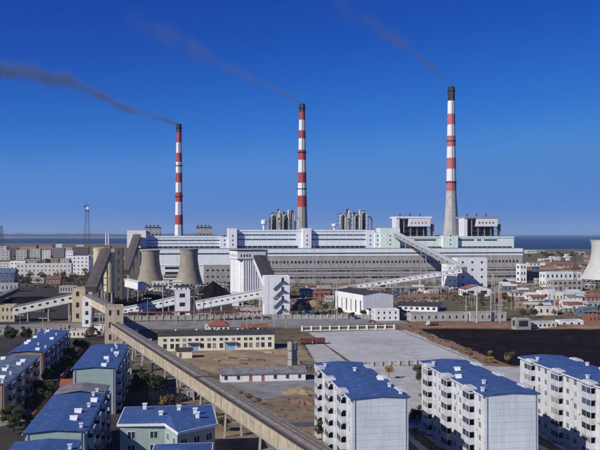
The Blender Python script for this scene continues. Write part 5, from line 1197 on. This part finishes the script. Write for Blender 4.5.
scatter('rubble', 'pale rubble and scrap strewn over the plant yards', 'rubble', [Z1, Z2], 1300, conclight, 1, 'rock', .25, 1.1)
scatter('rubble', 'dark scrap and clods strewn over the yards', 'rubble', [Z1, Z2, Z3, Z5], 1700, darkcon, 2, 'rock', .25, 1.3)
scatter('scrub', 'dry brown scrub growing over the waste ground', 'scrub', [Z1, Z2, Z5, Z6, Z7], 3800, leafb, 3, 'tuft', .4, 1.5)
scatter('scrub', 'olive green weeds growing over the waste ground', 'scrub', [Z1, Z2, Z5, Z6, Z7], 3000, leafg, 4, 'tuft', .4, 1.6)

# huts, stored goods and poles packed over the plant yards
rk = random.Random(21)
def spot(poly_px):
    pl = [tuple(G(*p)[:2]) for p in poly_px]
    while True:
        x, y = rk.uniform(min(p[0] for p in poly_px), max(p[0] for p in poly_px)), rk.uniform(min(p[1] for p in poly_px), max(p[1] for p in poly_px))
        if in_poly((x, y), poly_px): return x, y
YA = [(300, 288), (440, 286), (446, 297), (400, 301), (370, 300), (300, 303)]; YB = [(495, 286), (600, 272), (604, 318), (512, 317), (500, 300)]; YC = [(128, 286), (235, 285), (232, 292), (128, 294)]; YD = [(526, 256), (600, 256), (600, 270), (526, 272)]
for poly_, n, where in ((YA, 20, 'the plant yard before the turbine hall'), (YB, 30, 'the red earth yard'), (YC, 8, 'the feet of the cooling towers'), (YD, 16, 'the flat land behind the red earth yard')):
    for k in range(n):
        x, y = spot(poly_); wd = rk.uniform(6, 13); d = G(x, y).y; sx = wd*F/d; hg = rk.uniform(2.4, 5.5)*F/d; mt = rk.choice((offwhite, conclight, brownwall, brick, conc, bluegrey, white))
        nm = {offwhite: 'cream', conclight: 'light grey', brownwall: 'brown', brick: 'red brick', conc: 'grey', bluegrey: 'blue-grey', white: 'white'}[mt]
        rf = rk.random() < .5
        block_px('small_hut', 'small %s hut with %s roof in %s' % (nm, 'pitched' if rf else 'flat', where), 'hut', x, x + sx, y, y - hg, rk.uniform(4, 8), mt, floors=1, nx=3, ny=1, wfrac=.35, roof='gable_x' if rf else 'flat', rmat=rk.choice((greyroof, tileroof, darkroof, paleroof)), rise=1.3, rz=R(rk.uniform(-12, 14)), group='small huts in ' + where)
for poly_, n, where in ((YA, 10, 'the plant yard before the turbine hall'), (YB, 12, 'the red earth yard'), ([(440, 298), (520, 300), (520, 316), (440, 316)], 7, 'the green strip'), ([(130, 323), (300, 320), (300, 330), (130, 334)], 6, 'the far side of the workshop'), ([(190, 285), (260, 285), (260, 315), (200, 315)], 5, 'the coal heap surroundings')):
    for k in range(n):
        x, y = spot(poly_); d = G(x, y).y; h_ = rk.uniform(9, 17)
        pole(x, y, y - h_*F/d, 'thin utility pole standing in ' + where, mat=rk.choice((conc, metal, conclight)), wid=.2, name='utility_pole', cat='pole')['group'] = 'utility poles in ' + where
for k in range(26):
    x, y = spot(rk.choice((YA, YB, YB, YC))); p = G(x, y); t = thing('goods_pile', 'low pile of stored goods lying in the open yards', 'pile', (p.x, p.y, 0), rk.uniform(0, 3), 'goods piles in the yards'); mt = rk.choice((rust, conclight, darkcon, tarp, offwhite, metal)); n = rk.randint(3, 6)
    for j in range(n):
        a0 = rk.uniform(-1, 1); box('bundle', mt, t, -3 + j*1.5, -1.7 + j*1.5, -1.5 + a0, 1.5 + a0, -.05, rk.choice((.7, 1.1, 1.6)))

for k in range(9):
    x, y = spot([(200, 354), (280, 351), (284, 362), (225, 366)]) if k < 6 else spot([(404, 368), (440, 367), (450, 372), (410, 374)])
    p = G(x, y); t = thing('goods_pile', 'small pile of timber and pipes on the dirt yard before the workshop' if k < 6 else 'small pile of goods on the pavement behind the white apartment blocks', 'pile', (p.x, p.y, .06), rk.uniform(0, 3), 'goods piles before the workshop' if k < 6 else 'goods piles behind the apartments')
    for j in range(4): m = MB(); z_ = .16 + .28*(j // 2); m.tube([(-1.8, -.3 + .6*(j % 2), z_), (1.8, -.25 + .6*(j % 2), z_)], .15, 6); m.build('beam', rk.choice((bark, rust, conclight)), t)

# ------------------------------------------------------------------ haze of the coast
hm = bpy.data.materials.new('haze_volume'); hm.use_nodes = True; N = hm.node_tree.nodes; N.clear()
ho = N.new('ShaderNodeOutputMaterial'); hv = N.new('ShaderNodeVolumePrincipled'); hm.node_tree.links.new(hv.outputs[0], ho.inputs['Volume'])
hv.inputs['Color'].default_value = (.55, .76, 1.0, 1); hv.inputs['Density'].default_value = 3.3e-5; hv.inputs['Anisotropy'].default_value = 0.0
m = MB(); m.box(-47000, 47000, -600, 46500, -8, 430); o = m.build('haze', hm); o['kind'] = 'stuff'
